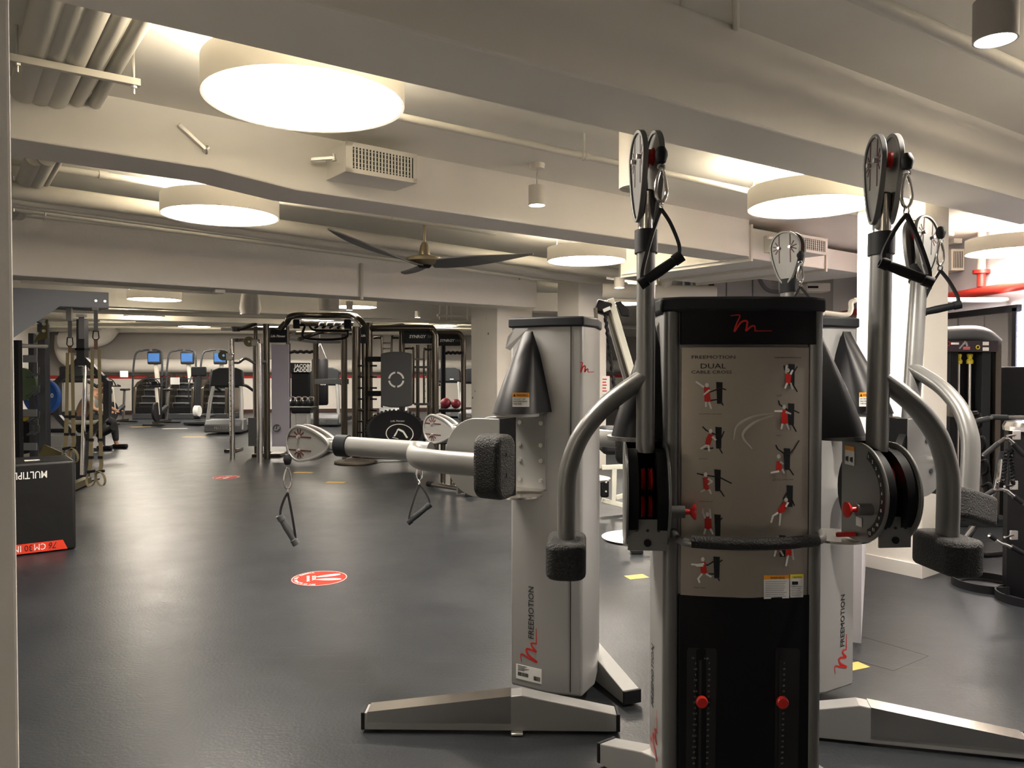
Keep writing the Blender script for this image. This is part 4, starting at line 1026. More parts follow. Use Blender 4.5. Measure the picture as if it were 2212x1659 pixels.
# flank lettering
text('FREEMOTION', .060, V((XL-.0022, YF+.15, .32)), Z, V((0, 1, 0)), M_ink, tw, xs=.62)
mlogo(V((XL-.002, YF+.08, .15)), Z, V((0, 1, 0)), .15, .12, M_redk, tw, .012)
# left arm assembly
P2 = V((.445, 2.56, 1.13)); e2 = V((-.10, -.995, 0)).normalized(); n2 = V((-.995, .10, 0)).normalized()
cable_arm(t, P2, Z, n2, e2, m=M_arm2, hg=V((.10, -1, 0)).normalized(), hn=V((-1, -.10, 0)).normalized())
housing(t, P2, e2, n2, V((.435, 2.70, 0)), inner=-1, m=M_arm2)
fin_cover(t, V((.435, 2.70, 0)), V((XL, YF+.02, 0)), V((XL, YF+.2, 0)), P2.z+.182, 1.72, r=.085)
P2r = V((1.235, 2.60, 1.13)); e2r = V((.10, -.995, 0)).normalized(); n2r = V((.995, .10, 0)).normalized()
cable_arm(t, P2r, V((.012, .0, 1)).normalized(), n2r, e2r, hg=V((-.12, -.99, 0)).normalized(), hn=V((.99, -.12, 0)).normalized(), m=M_arm2)
housing(t, P2r, e2r, n2r, V((1.155, 2.73, 0)), inner=-1, numbers=True, m=M_arm2, gap=.058, guard=.0185)
fin_cover(t, V((1.155, 2.73, 0)), V((XRr, YF+.02, 0)), V((XRr, YF+.2, 0)), P2r.z+.182, 1.72, r=.095)
# sticker on its plate
q = P2r - n2r*.0635 - e2r*.085 + Z*.085; rt = e2r if e2r.cross(Z).dot(-n2r) > 0 else -e2r
pl = MB().prism([q, q+rt*.06, q+rt*.06+Z*.065, q+Z*.065], -n2r*.001).build('warning_label', M_white, t, smooth=False)
MB().prism([q+Z*.050, q+rt*.06+Z*.050, q+rt*.06+Z*.065, q+Z*.065], -n2r*.0014).build('label_header', M_orange, pl, smooth=False)
MB().prism([q+rt*.006-n2r*.0012+Z*.014, q+rt*.024-n2r*.0012+Z*.010, q+rt*.024-n2r*.0012+Z*.03, q+rt*.006-n2r*.0012+Z*.026], -n2r*.0004).build('label_drawing', M_ink, pl, smooth=False)
MB().prism([q+rt*.034-n2r*.0012+Z*.014, q+rt*.052-n2r*.0012+Z*.010, q+rt*.052-n2r*.0012+Z*.03, q+rt*.034-n2r*.0012+Z*.026], -n2r*.0004).build('label_drawing', M_ink, pl, smooth=False)
q = P2r - n2r*.0635 - e2r*.01 - Z*.115
MB().prism([q, q+rt*.035, q+rt*.035+Z*.03, q+Z*.03], -n2r*.001).build('small_label', M_white, t, smooth=False)
# feet just showing at the bottom edge
for A_, B_ in ((V((.50, 2.60, 0)), V((.30, 2.93-.3, 0))), (V((1.02, 2.72, 0)), V((1.08, 2.50, 0)))):
    pass
A = V((.56, 2.72, 0)); B = V((.375, 2.98, 0)); beam_foot(t, A, A.lerp(B, .3), B, .085, .16, .15, .09)
A = V((1.0, 2.72, 0)); B = V((1.065, 2.62, 0)); 
d = (B-A).normalized(); n = V((-d.y, d.x, 0)); rg = lambda c, h, ww: [c-n*ww/2+Z*.012, c+n*ww/2+Z*.012, c+n*ww/2+Z*h, c-n*ww/2+Z*h]
MB().loft([rg(A, .17, .085), rg(B, .15, .085)]).build('foot_beam', M_silver, t, smooth=False, bevel=.004)
stirrup('black cable handle hanging on the left upright arm of the console machine', P2+Z*1.095+V((.028, -.11, 0)), V((1, .1, 0)), grip_ang=34, L_=.27, gm=M_rubber, cross=V((1, -.25, 0)), half=.068)
stirrup('black cable handle hanging on the right upright arm of the console machine', P2r+Z*1.085+V((.035, -.115, 0)), V((1, .1, 0)), grip_ang=-24, L_=.26, gm=M_rubber, cross=V((1, -.15, 0)), half=.075)
# ================================================================ FLOOR MARKS
def decal(px, py, r, rot, label):
    c = H(px, py); t = thing('floor_sticker', label, 'floor sticker', (c.x, c.y, 0))
    MB().lathe((c.x, c.y, .0005), Z, [(.001, 0), (r, 0), (r, .0008), (.001, .0008)], 48).build('disc', M_decal, t, smooth=False)
    MB().lathe((c.x, c.y, .0008), Z, [(r-.004, 0), (r-.008, 0), (r-.008, .001), (r-.004, .001)], 48).build('edge_line', M_winkt, t, smooth=False)
    R = V((math.cos(rot), math.sin(rot), 0)); F = V((-R.y, R.x, 0)); c0 = V((c.x, c.y, .0018))
    for s in (-1, 1):
        b = MB(); k = c0+R*(s*r*.26)+F*r*.32
        sp = []
        for i in range(24):
            th = 2*PI*i/24; x, y = math.cos(th), math.sin(th)
            sp.append(k + R*(x*r*.13*(1+.25*y) + s*r*.08*y) + F*(y*r*.45))
        b.face(sp); b.build('footprint', M_winkt, t, smooth=False)
    text('SOCIAL', r*.2, c0-R*r*.36-F*r*.26, R, F, M_winkt, t, xs=.9)
    text('DISTANCING', r*.15, c0-R*r*.42-F*r*.45, R, F, M_winkt, t, xs=.9)
    s_ = 'THANKS FOR PRACTICING'
    for i, ch in enumerate(s_):
        if ch == ' ': continue
        a = math.radians(-165+150*i/(len(s_)-1)); d = R*math.cos(a)+F*math.sin(a); tt = R*-math.sin(a)+F*math.cos(a)
        text(ch, r*.17, c0+d*r*.90-tt*r*.05, tt, -d, M_winkt, t)
    return t
decal(690, 1249, .202, math.radians(-75), 'nearer red round floor sticker with white footprints')
decal(489, 1031, .185, math.radians(160), 'farther red round floor sticker with white footprints')
def tape(px, py, w_, h_, rot, label, m=M_yellow):
    c = H(px, py); tag(MB().box((c.x, c.y, .0008), (w_, h_, .0014), rz=rot).build('floor_tape', m, smooth=False), label, 'floor tape')
tape(1375, 1246, .155, .10, .35, 'square of yellow tape nearest, beside the console machine')
tape(725, 1042, .26, .12, -.1, 'yellow tape strip on the floor right of the far red sticker, nearer one')
tape(655, 1021, .28, .12, -.1, 'yellow tape strip on the floor right of the far red sticker, farther one')
tape(1848, 1439, .12, .08, .4, 'corner of yellow tape peeping out beside the right machine tower')
tape(378, 926, .6, .1, .2, 'pale tape mark on the far floor before the middle stair climber', M_white)
tape(305, 922, .5, .1, .2, 'faint tape mark on the far floor before the left stair climber', M_yellow)
tape(420, 944, .5, .16, 0, 'worn floor sticker in front of the near treadmill', M_yellow)
# floor hatch outline
hp_ = [H(1866, 1376), H(2006, 1417), H(1930, 1449), H(1780, 1407)]
b = MB()
for i in range(4):
    p0, p1 = hp_[i], hp_[(i+1) % 4]; b.bar(p0+Z*.0006, p1+Z*.0006, .003, .001)
o = b.build('trim_5', M_ink, smooth=False); struct(o)
a_ = H(1600, 1345); 

# ================================================================ LEFT FOREGROUND: BOX, RIG, STRAPS
a = H(165, 1186); a = V((a.x, a.y, 0)); bx_t = thing('plyo_box', 'black vinyl foam jump box with red band, printed upside down', 'plyo box', a)
LB_ = 1.05; DB = .52; HB = .765
c = a - U*LB_/2 + VV*DB/2 + Z*HB/2
Mx = Matrix((U, VV, Z)).transposed()
MB().box(c, (LB_, DB, HB), M=Mx).build('box', M_vinyl, bx_t, bevel=.025, seg=4)
MB().prism([a-VV*.004-U*.065+Z*.015, a-VV*.004-U*LB_+Z*.015, a-VV*.004-U*LB_+Z*.095, a-VV*.004-U*.10+Z*.095], -VV*.001).build('red_band', M_vred, bx_t, smooth=False)
text('MULTIPLY', .085, a-VV*.006-U*.205+Z*(HB-.075), -U, -Z, M_winkt, bx_t, xs=.74, bold=.0005)
text('76', .075, a-VV*.006-U*.140+Z*.083, -U, -Z, M_ink, bx_t, shear=.2, xs=.85)
text('CM', .075, a-VV*.006-U*.222+Z*.083, -U, -Z, M_winkt, bx_t, xs=.8)
text('30', .075, a-VV*.006-U*.315+Z*.083, -U, -Z, M_ink, bx_t, xs=.85)
text('IN', .075, a-VV*.006-U*.395+Z*.083, -U, -Z, M_winkt, bx_t, xs=.85)
q = a-U*.30+VV*.18+Z*(HB+.001); MB().box(q, (.11, .08, .002), M=Mx).build('top_label', M_white, bx_t, smooth=False)

# rig: tapered steel bridge beam and uprights
RY = 8.7
def RP(px, py, Y=RY): return W(px, py, Y)
t = thing('training_rig', 'tall grey steel strength rig with wide overhead bridge beam at left', 'training rig', V((RP(80, 900).x, RY, 0)))
e = RP(235, 667); e0 = V((e.x, e.y, 0)); zt_ = RP(235, 632).z; zb_ = e.z
MB().prism([e0+Z*zb_, e0+Z*zt_, e0-U*3.2+Z*(zt_), e0-U*3.2+Z*(zb_)], VV*.012).build('bridge_plate', M_rig, t, smooth=False)
MB().prism([e0+Z*zb_, e0-U*3.2+Z*zb_, e0-U*3.2+VV*.3+Z*zb_, e0+VV*.3+Z*zb_], Z*.01).build('bridge_flange', M_dgrey, t, smooth=False)
MB().prism([e0+VV*.5+Z*(zb_), e0-U*2.6+VV*.5+Z*zb_, e0-U*2.6+VV*.5+Z*zt_, e0+VV*.5+Z*zt_], VV*.012).build('bridge_plate', M_rig, t, smooth=False)
MB().prism([PU(e0-VV*.03, 132, 661), PU(e0-VV*.03, 33, 655), PU(e0-VV*.03, -10, 653), PU(e0-VV*.03, -10, 756), PU(e0-VV*.03, 33, 728)], VV*.012).build('gusset_plate', M_rig, t, smooth=False)
pl = MB().bar(e0-U*.14+Z*(zt_-.10)-VV*.004, e0-U*.03+Z*(zt_-.10)-VV*.004, .03, .006, up=VV).build('bolt_plate', M_rig, t, smooth=False)
for s in (.13, .04): MB().cyl(e0-U*s-VV*.002+Z*(zt_-.10), e0-U*s-VV*.015+Z*(zt_-.10), .014, n=10).build('bolt', M_bolt, t)
for (px0, px1, y0, y1, Y, mm) in ((85, 102, 700, 1010, 8.9, M_dgrey), (64, 76, 720, 1010, 9.3, M_dgrey), (31, 44, 735, 1000, 7.6, M_black)):
    p0 = RP(px0, y0, Y); p1 = RP(px1, y0, Y); w_ = p1.x-p0.x
    MB().box(((p0.x+p1.x)/2, Y, (p0.z)/2), (w_, w_, p0.z), rz=0).build('upright', mm, t, smooth=False, bevel=.004)
p = RP(88, 715, 8.86); MB().prism([RP(72, 740, 8.84), RP(100, 690, 8.84), RP(103, 690, 8.84), RP(103, 730, 8.84)], V((0, .01, 0))).build('gusset', M_olive, t, smooth=False)
for q in ((96, 700), (96, 715), (82, 720)): c = RP(*q, 8.83); MB().cyl(c, c-V((0, .02, 0)), .018, n=10).build('bolt', M_bolt, t)
for y_ in (775, 892, 965):
    a_, b_ = RP(50, y_-8, 8.2), RP(80, y_+8, 8.2); MB().box(((a_.x+b_.x)/2, 8.2, (a_.z+b_.z)/2), (b_.x-a_.x, .02, a_.z-b_.z)).build('name_plate', M_mgrey, t, smooth=False, bevel=.004)
MB().tube([RP(42, 747, 8.0), RP(100, 748, 8.5)], .022, 12).build('pull_up_bar', M_bolt, t)
for k, y_ in enumerate((815, 855, 910, 940)):
    for px in (72, 84):
        MB().tube([RP(px, y_-22, 8.8), RP(px, y_-8, 8.8), RP(px-14, y_, 8.7)], .012, 8).build('storage_hook', M_dgrey, t)
MB().prism([RP(78, 995, 8.8), RP(95, 960, 8.8), RP(150, 985, 8.8), RP(150, 1005, 8.8)], V((0, .02, 0))).build('floor_gusset', M_olive, t, smooth=False)
MB().bar(V((RP(95, 960, 8.8).x, 8.9, .06)), V((RP(170, 1000, 10.0).x, 10.2, .06)), .10, .08).build('floor_rail', M_olive, t, smooth=False)
MB().bar(RP(32, 668, 9.0), RP(100, 700, 9.6), .05, .05).build('cross_member', M_dgrey, t, smooth=False)
# blue bumper plates
def plate(c, nrm, r, th, label, m=M_blue, txt='20'):
    t = thing('bumper_plate', label, 'weight plate', c); nrm = V(nrm).normalized()
    MB().lathe(c, nrm, [(.026, 0), (.07, 0), (.075, .004), (r-.03, .004), (r-.02, 0), (r, .006), (r, th-.006), (r-.02, th), (.026, th)], 48).build('disc', m, t)
    MB().lathe(c, nrm, [(.02, -.003), (.05, -.003), (.05, .003), (.02, .003)], 24).build('hub', M_bolt, t)
    rt = Z.cross(nrm).normalized()
    for s in (-1, 1): text(txt, .085, c+rt*(s*.13)-rt*.055-Z*.03+nrm*(th+.001) if False else c+rt*(s*.12)-rt*.05-Z*.03-nrm*.001, rt if rt.cross(Z).dot(-nrm) > 0 else -rt, Z, M_winkt, t, name='number', bold=.002)
    return t
def text_plate(px, py, Y, label, m, txt):
    c = W(px, py, Y); n_ = V((0, -1, 0)); t = thing('bumper_plate', label, 'weight plate', c); r = .225
    MB().lathe(c+V((0, .06, 0)), n_, [(.026, 0), (r, 0), (r, .054), (r-.02, .06), (r-.03, .056), (.075, .056), (.07, .06), (.026, .06)], 48).build('disc', m, t)
    text(txt, .075, c+V((.085, -.003, -.01)), V((1, 0, 0)), Z, M_winkt, t, name='number', bold=.002)
    text(txt, .075, c+V((-.175, -.003, -.04)), V((1, 0, 0)), Z, M_winkt, t, name='number', bold=.002)
    return t
text_plate(88, 857, 9.5, 'blue bumper plate with white 20 on the left rig', M_blue, '20')
c = W(48, 850, 9.7); 
for i, (px, py, m, lab) in enumerate(((48, 830, mat('green_plate', (.08, .14, .06), .5), 'dim green plate behind the blue bumper plate'), (52, 945, M_rubber, 'black plate low on the left rig'), (48, 920, mat('yellow_plate', (.5, .38, .02), .5), 'yellow plate edge low on the left rig'))):
    c = W(px, py, 9.3+.1*i); tag(MB().lathe(c, (0, -1, 0), [(.026, 0), (.2, 0), (.2, .05), (.026, .05)], 40).build('bumper_plate', m), lab, 'weight plate')
# dark training stand with branching arms
SY = 10.5
def SP(px, py): return W(px, py, SY)
t = thing('training_stand', 'dark steel training stand with forked arms behind the hanging straps', 'training stand', V((SP(178, 1030).x, SY, 0)))
MB().bar(SP(178, 690), SP(178, 790), .11, .11).build('upper_post', M_dgrey, t, smooth=False, bevel=.006)
MB().bar(SP(178, 752), SP(178, 757), .13, .13).build('post_collar', M_black, t, smooth=False)
for s in (-1, 1):
    x_ = 178+s*54
    MB().bar(SP(178+s*4, 775), SP(x_, 826), .07, .07).build('upper_arm', M_dgrey, t, smooth=False, bevel=.004)
    MB().bar(SP(x_, 822), SP(x_, 900), .08, .08).build('side_post', M_dgrey, t, smooth=False, bevel=.004)
    MB().bar(SP(x_, 898), SP(178+s*6, 950), .07, .07).build('lower_arm', M_dgrey, t, smooth=False, bevel=.004)
b0 = V((SP(178, 930).x, SY, 0)); MB().bar(b0, SP(178, 940), .13, .13).build('base_post', M_dgrey, t, smooth=False, bevel=.006)
MB().box(b0+Z*.01, (.3, .3, .02)).build('base_plate', M_dgrey, t, smooth=False)
MB().bar(SP(140, 814), SP(230, 814), .04, .04).build('cross_bar', M_dgrey, t, smooth=False)
MB().cyl(SP(185, 785), V((SP(185, 785).x, SY-.12, .1)), .028, n=14).build('guide_rod', M_chrome, t)
MB().tube(smooth_path([SP(150, 912), SP(205, 912), SP(228, 905), SP(228, 895), SP(214, 890)]), .03, 12).build('curved_handle', M_cream, t)
MB().cyl(SP(215, 940), W(247, 923, 9.9), .045, n=16).build('roller_pad', M_rubber, t)
# suspension straps
def trx(px_top, py_top, py_ring, py_split, py_bot, Y, label, wide=14, tail=1.0):
    T = lambda x, y, dy=0.: W(x, y, Y+dy)
    t = thing('suspension_strap', label, 'suspension trainer', T(px_top, py_top))
    MB().bar(T(px_top, py_top), T(px_top, py_ring-14), .045, .004, up=(0, 1, 0)).build('anchor_webbing', M_gweb, t, smooth=False)
    MB().bar(V((T(px_top, py_top).x, Y-.01, 2.228)), T(px_top, py_top+3)+V((0, -.01, 0)), .06, .03).build('mount_hook', M_bolt, t, smooth=False)
    c = T(px_top, py_ring-4); MB().tube([c+V((-.028, 0, .045)), c+V((.028, 0, .045)), c+V((.035, 0, -.03)), c+V((.02, 0, -.05)), c+V((-.02, 0, -.05)), c+V((-.035, 0, -.03)), c+V((-.028, 0, .045))], .006, 8).build('snap_hook', M_black, t)
    MB().bar(T(px_top, py_ring+6), T(px_top, py_split), .04, .006, up=(0, 1, 0)).build('equaliser_loop', mat('rust_webbing', (.16, .09, .06), .8), t, smooth=False)
    for s in (-1, 1):
        x0 = px_top+s*wide*.35; xm_ = px_top+s*wide*.5
        MB().tube([T(x0, py_split), T(xm_, (py_split+py_bot)/2), T(xm_, py_bot-90)], .019, 4, ry=.002, up=(1, 0, 0), flat=True).build('webbing', M_tan, t)
        for k in (-100, -62): MB().box(T(xm_, py_bot+k), (.05, .02, .03)).build('buckle', M_rubber, t, smooth=False)
        MB().tube([T(xm_, py_bot-100, .01), T(xm_+s*2, py_bot-45), T(xm_+s*2-2, py_bot-34)], .022, 4, ry=.003, up=(1, 0, 0), flat=True).build('handle_webbing', M_tan, t)
        MB().cyl(T(xm_-8, py_bot-30), T(xm_+8, py_bot-33), .016, n=12).build('handle_grip', M_rubber, t)
        c = T(xm_, py_bot-16); rg_ = []
        MB().tube([c+V((.05*math.sin(2*PI*i/16), .03*math.cos(2*PI*i/16)*s, -.085*math.cos(2*PI*i/16))) for i in range(17)], .019, 4, ry=.003, up=(0, 1, .01), flat=True).build('foot_cradle', M_tan, t)
    return t
trx(207, 667, 728, 755, 1050, 8.62, 'tan suspension trainer straps with hanging foot loops, in front of the stand', 20)
trx(151, 690, 742, 762, 1000, 8.6, 'second suspension trainer, left of the stand post, partly behind the foam box', 14)
c0_ = W(176, 682, 8.4); t = thing('spare_strap', 'short grey strap with no handles, between the two suspension trainers', 'strap', c0_)
MB().bar(c0_, W(176, 732, 8.4), .06, .005, up=(0, 1, 0)).build('webbing', M_gweb, t, smooth=False); MB().box(c0_, (.09, .05, .03)).build('mount_hook', M_bolt, t, smooth=False)

# bench with the seated person
BY = 14.6
xb = W(190, 900, BY).x
t = thing('flat_bench', 'black padded flat bench on which the man in grey sits', 'bench', (xb, BY, 0))
MB().box((xb-.35, BY, .37), (1.5, .34, .08)).build('pad', M_rubber, t, bevel=.02)
MB().bar((xb-1.0, BY, .3), (xb+.3, BY, .28), .07, .07).build('spine', M_white, t, smooth=False)
for x in (-.95, .28):
    MB().bar((xb+x, BY, .0), (xb+x, BY, .34), .06, .06).build('leg', M_dgrey, t, smooth=False)
    MB().bar((xb+x, BY-.28, .03), (xb+x, BY+.28, .03), .06, .05).build('foot', M_dgrey, t, smooth=False)
# person, seated facing right, bent over a phone
def skin(name, pts, edges, m, parent, root=0, sub=2):
    me = bpy.data.meshes.new(name); me.from_pydata([p for p, r in pts], [], []); 
    me = bpy.data.meshes.new(name); me.from_pydata([V(p) for p, r in pts], edges, []); me.update()
    o = bpy.data.objects.new(name, me); COL.objects.link(o); me.materials.append(m)
    sk = o.modifiers.new('skin', 'SKIN'); sk.use_smooth_shade = True
    sb = o.modifiers.new('sub', 'SUBSURF'); sb.levels = sub; sb.render_levels = sub
    for i, (p, r) in enumerate(pts):
        sv = me.skin_vertices[0].data[i]; sv.radius = (r, r) if not isinstance(r, tuple) else r; sv.use_root = (i == root)
    if parent is not None: attach(o, parent)
    return o
per = thing('person', 'seated man in grey t-shirt and black trousers, bent forward over a phone', 'person', (xb, BY-.02, 0))
def Q(x, y, z): return V((xb+x, BY-.02+y, z))
body = [(Q(-.10, 0, .56), .15), (Q(-.03, 0, .78), .15), (Q(.10, 0, .97), .155), (Q(.20, 0, 1.08), .10), (Q(.27, 0, 1.14), .055), (Q(.36, 0, 1.19), .088), (Q(.40, 0, 1.12), .075),
        (Q(.16, -.19, 1.00), .065), (Q(.24, -.25, .78), .045), (Q(.50, -.13, .70), .032), (Q(.56, -.10, .71), .03),
        (Q(.16, .19, 1.00), .065), (Q(.26, .25, .80), .045), (Q(.50, .13, .72), .032), (Q(.56, .09, .73), .03),
        (Q(-.06, -.12, .54), .095), (Q(.38, -.17, .52), .07), (Q(.36, -.18, .26), .055), (Q(.34, -.18, .08), .038), (Q(.46, -.19, .04), .035),
        (Q(-.06, .12, .54), .095), (Q(.40, .15, .54), .07), (Q(.44, .16, .28), .055), (Q(.46, .16, .09), .038), (Q(.58, .17, .04), .035)]
ed = [(0, 1), (1, 2), (2, 3), (3, 4), (4, 5), (5, 6), (2, 7), (7, 8), (8, 9), (9, 10), (2, 11), (11, 12), (12, 13), (13, 14), (0, 15), (15, 16), (16, 17), (17, 18), (18, 19), (0, 20), (20, 21), (21, 22), (22, 23), (23, 24)]
bo = skin('body', body, ed, M_skin, per)
skin('t_shirt', [(Q(-.10, 0, .60), .168), (Q(-.03, 0, .78), .165), (Q(.09, 0, .96), .168), (Q(.19, 0, 1.06), .11), (Q(.16, -.19, 1.00), .082), (Q(.20, -.23, .88), .066), (Q(.16, .19, 1.00), .082), (Q(.21, .23, .88), .066)], [(0, 1), (1, 2), (2, 3), (2, 4), (4, 5), (2, 6), (6, 7)], M_shirt, per)
skin('trousers', [(Q(-.11, 0, .55), .165), (Q(-.05, -.12, .545), .11), (Q(.38, -.17, .52), .088), (Q(.36, -.18, .28), .07), (Q(.34, -.18, .12), .052), (Q(-.05, .12, .545), .11), (Q(.40, .15, .54), .088), (Q(.44, .16, .30), .07), (Q(.46, .16, .13), .052)], [(0, 1), (1, 2), (2, 3), (3, 4), (0, 5), (5, 6), (6, 7), (7, 8)], M_pants, per)
MB().sph(Q(.335, 0, 1.225), .098, (1, .86, .92)).build('hair', M_hair, per)
MB().sph(Q(.43, 0, 1.10), .062, (.75, .8, 1)).build('face_mask', M_black, per)
for s in (-1, 1):
    MB().sph(Q(.455, s*.035, 1.165), .010).build('eye', M_winkt, per)
    MB().sph(Q(.35, s*.088, 1.165), .026, (.8, .4, 1.2)).build('ear', M_skin, per)
    x0 = .34 if s < 0 else .46
    MB().box(Q(x0+.07, s*.17, .045), (.28, .10, .09)).build('shoe', M_black, per, bevel=.03, seg=3)
    for k in range(5):
        yy = s*.095+(k-2)*.017*(1 if k < 4 else 1); L_ = (.055, .07, .075, .065, .045)[k]
        b0 = Q(.575, yy, .715+.01*(s > 0)); MB().tube([b0, b0+V((L_*.6, -s*.005, .012)), b0+V((L_, -s*.02, -.004))], .0085, 8).build('finger', M_skin, per)
t = thing('phone', 'phone with lit blue screen held by the seated man', 'phone', Q(.63, 0, .74))
Mp = Matrix.Rotation(math.radians(-35), 3, 'Y')
MB().box(Q(.63, 0, .745), (.15, .075, .009), M=Mp).build('case', M_black, t, bevel=.003); MB().box(Q(.63, 0, .745)+Mp @ V((0, 0, .0055)), (.135, .066, .001), M=Mp).build('screen', M_screen, t, smooth=False)

# ================================================================ CARDIO MACHINES AT THE FAR WALL
def make_climber():
    t = thing('stair_climber', 'x', 'stair climber'); Wd, D = .84, 1.15
    MB().box((0, 0, .09), (Wd+.02, D, .18)).build('base', M_dgrey, t, bevel=.02)
    for s in (-1, 1):
        MB().prism([(s*(Wd/2-.10), -D/2, .05), (s*(Wd/2-.10), D/2, .05), (s*(Wd/2-.10), D/2, 1.35), (s*(Wd/2-.10), -D/2+.28, 1.12), (s*(Wd/2-.10), -D/2+.05, .95)], V((s*.09, 0, 0))).build('side_panel', M_gun, t, bevel=.02)
        MB().tube(smooth_path([(s*(Wd/2+.01), -D/2+.05, .18), (s*(Wd/2+.02), -D/2+.10, 1.2), (s*(Wd/2-.02), -D/2+.2, 1.95), (s*.22, -D/2+.32, 2.08), (s*.05, -D/2+.34, 2.10)]), .028, 10).build('handrail', M_cap, t)
        MB().box((s*(Wd/2+.03), -D/2+.12, 1.35), (.07, .12, .12)).build('side_pod', M_cap, t, bevel=.01)
    for k in range(5):
        z = .28+.2*k; y = -D/2+.14+.16*k
        MB().box((0, y, z), (Wd-.22, .22, .035)).build('step', M_mgrey, t, bevel=.006)
        MB().box((0, y+.10, z+.09), (Wd-.22, .02, .17)).build('riser', M_rubber, t, smooth=False)
    MB().box((0, -D/2+.02, .18), (Wd-.22, .03, .36)).build('front_panel', M_black, t, smooth=False)
    MB().bar((0, D/2-.35, 1.0), (0, D/2-.5, 1.75), .12, .10).build('mast', M_drum, t, bevel=.02)
    con = MB().box((0, D/2-.58, 1.86), (.42, .08, .40)).build('console', M_cap, t, bevel=.04, seg=3)
    MB().box((0, D/2-.625, 1.87), (.34, .01, .26)).build('screen', M_screen, con, smooth=False)
    MB().bar((-Wd/2, -D/2+.15, 1.22), (Wd/2, -D/2+.15, 1.22), .03, .03).build('cross_handle', M_cap, t)
    return t
def base_at(px, py): p = H(px, py); return V((p.x, p.y, 0))
cl = make_climber(); cl['group'] = 'stair climbers by the far wall'
for i, (px, lab) in enumerate(((315, 'leftmost dark stair climber by the far wall'), (388, 'middle stair climber, with the brightest blue screen'), (461, 'right stair climber, behind the treadmill'))):
    p = base_at(px, 906)+V((0, .6, 0))
    if i == 0: cl.location = p; cl['label'] = lab
    else: dup(cl, p, label=lab)
def make_bike():
    t = thing('spin_bike', 'x', 'exercise bike')
    for y in (-.5, .5): MB().box((0, y, .05), (.55, .08, .05)).build('foot_bar', M_cap, t, bevel=.01)
    MB().bar((0, -.5, .1), (0, .5, .1), .07, .07).build('frame_rail', M_gun, t, smooth=False)
    MB().lathe((-.03, -.30, .38), (1, 0, 0), [(.001, 0), (.25, 0), (.26, .03), (.25, .06), (.001, .06)], 32).build('flywheel', M_rubber, t)
    MB().bar((0, -.2, .3), (0, -.32, 1.02), .07, .05).build('front_post', M_drum, t, bevel=.01)
    MB().bar((0, .25, .1), (0, .35, .92), .06, .05).build('seat_post', M_mgrey, t, bevel=.01)
    MB().box((0, .38, .95), (.18, .27, .06)).build('saddle', M_rubber, t, bevel=.025)
    MB().bar((0, -.1, .35), (0, .3, .5), .1, .1).build('main_frame', M_cap, t, bevel=.02)
    hb_ = MB().tube(smooth_path([(-.27, -.55, 1.1), (-.26, -.38, 1.06), (-.1, -.34, 1.06), (.1, -.34, 1.06), (.26, -.38, 1.06), (.27, -.55, 1.1)]), .016, 8).build('handlebar', M_rubber, t)
    MB().tube(smooth_path([(-.12, -.34, 1.05), (-.13, -.5, 1.2), (-.05, -.55, 1.26), (.05, -.55, 1.26), (.13, -.5, 1.2), (.12, -.34, 1.05)]), .014, 8).build('aero_bar', M_rubber, t)
    MB().box((0, -.42, 1.14), (.14, .05, .12)).build('display', M_black, t, bevel=.01)
    for s in (-1, 1): MB().bar((s*.06, 0, .32), (s*.16, -.02, .2 if s < 0 else .44), .03, .02).build('crank', M_chrome, t, smooth=False)
    return t
bk = make_bike(); bk.location = base_at(256, 917); bk['label'] = 'spin bike right of the seated man'; bk['group'] = 'spin bikes'
dup(bk, base_at(350, 919), label='spin bike between the left and middle stair climbers')
# treadmills: y- is the front hood towards the camera
def make_mill():
    t = thing('treadmill', 'x', 'treadmill'); Wd = .86
    MB().box((0, .95, .13), (Wd-.1, 1.9, .12)).build('deck', M_cap, t, bevel=.02)
    MB().box((0, 1.0, .195), (.52, 1.75, .012)).build('belt', M_rubber, t, smooth=False)
    h = MB().prism([(-Wd/2, -.05, .04), (-Wd/2, -.05, .22), (-Wd/2, .06, .34), (-Wd/2, .38, .34), (-Wd/2, .45, .1), (-Wd/2, .4, .04)], V((Wd, 0, 0))).build('motor_hood', M_mgrey, t, bevel=.03, seg=3)
    text('MATRIX', .09, V((-.19, -.055, .12)), V((1, 0, 0)), Z, M_bolt, h)
    for s in (-1, 1):
        MB().tube([(s*(Wd/2-.02), .05, .10), (s*(Wd/2-.06), .18, .75), (s*(Wd/2-.12), .30, 1.22)], .045, 10, ry=.035).build('upright', M_bolt if False else M_silver, t)
        MB().tube(smooth_path([(s*(Wd/2-.12), .28, 1.15), (s*(Wd/2-.05), .5, 1.12), (s*(Wd/2-.03), .9, 1.0)]), .035, 10).build('handrail', M_cap, t)
    con = MB().prism([(-.40, .22, 1.12), (-.36, .26, 1.50), (-.2, .28, 1.56), (.2, .28, 1.56), (.36, .26, 1.50), (.40, .22, 1.12)], V((0, .12, -.02))).build('console', M_cap, t, bevel=.03, seg=3)
    MB().box((.12, .215, 1.2), (.12, .01, .03)).build('badge', M_winkt, con, smooth=False)
    MB().bar((-.3, .3, 1.12), (.3, .3, 1.12), .10, .08).build('console_bar', M_cap, t, bevel=.02)
    return t
ml = make_mill(); ml.location = base_at(482, 938); ml['label'] = 'treadmill at left, front side on, before the right stair climber'; ml['group'] = 'treadmills'
dup(ml, base_at(697, 922), label='treadmill behind the black frame, under the hanging punch bag')
dup(ml, base_at(850, 905), .05, label='treadmill hidden behind the round target board')
dup(ml, base_at(965, 903), -.1, label='treadmill behind the maroon balls')
dup(ml, base_at(1022, 910), -.1, label='rightmost treadmill, beside the white column')
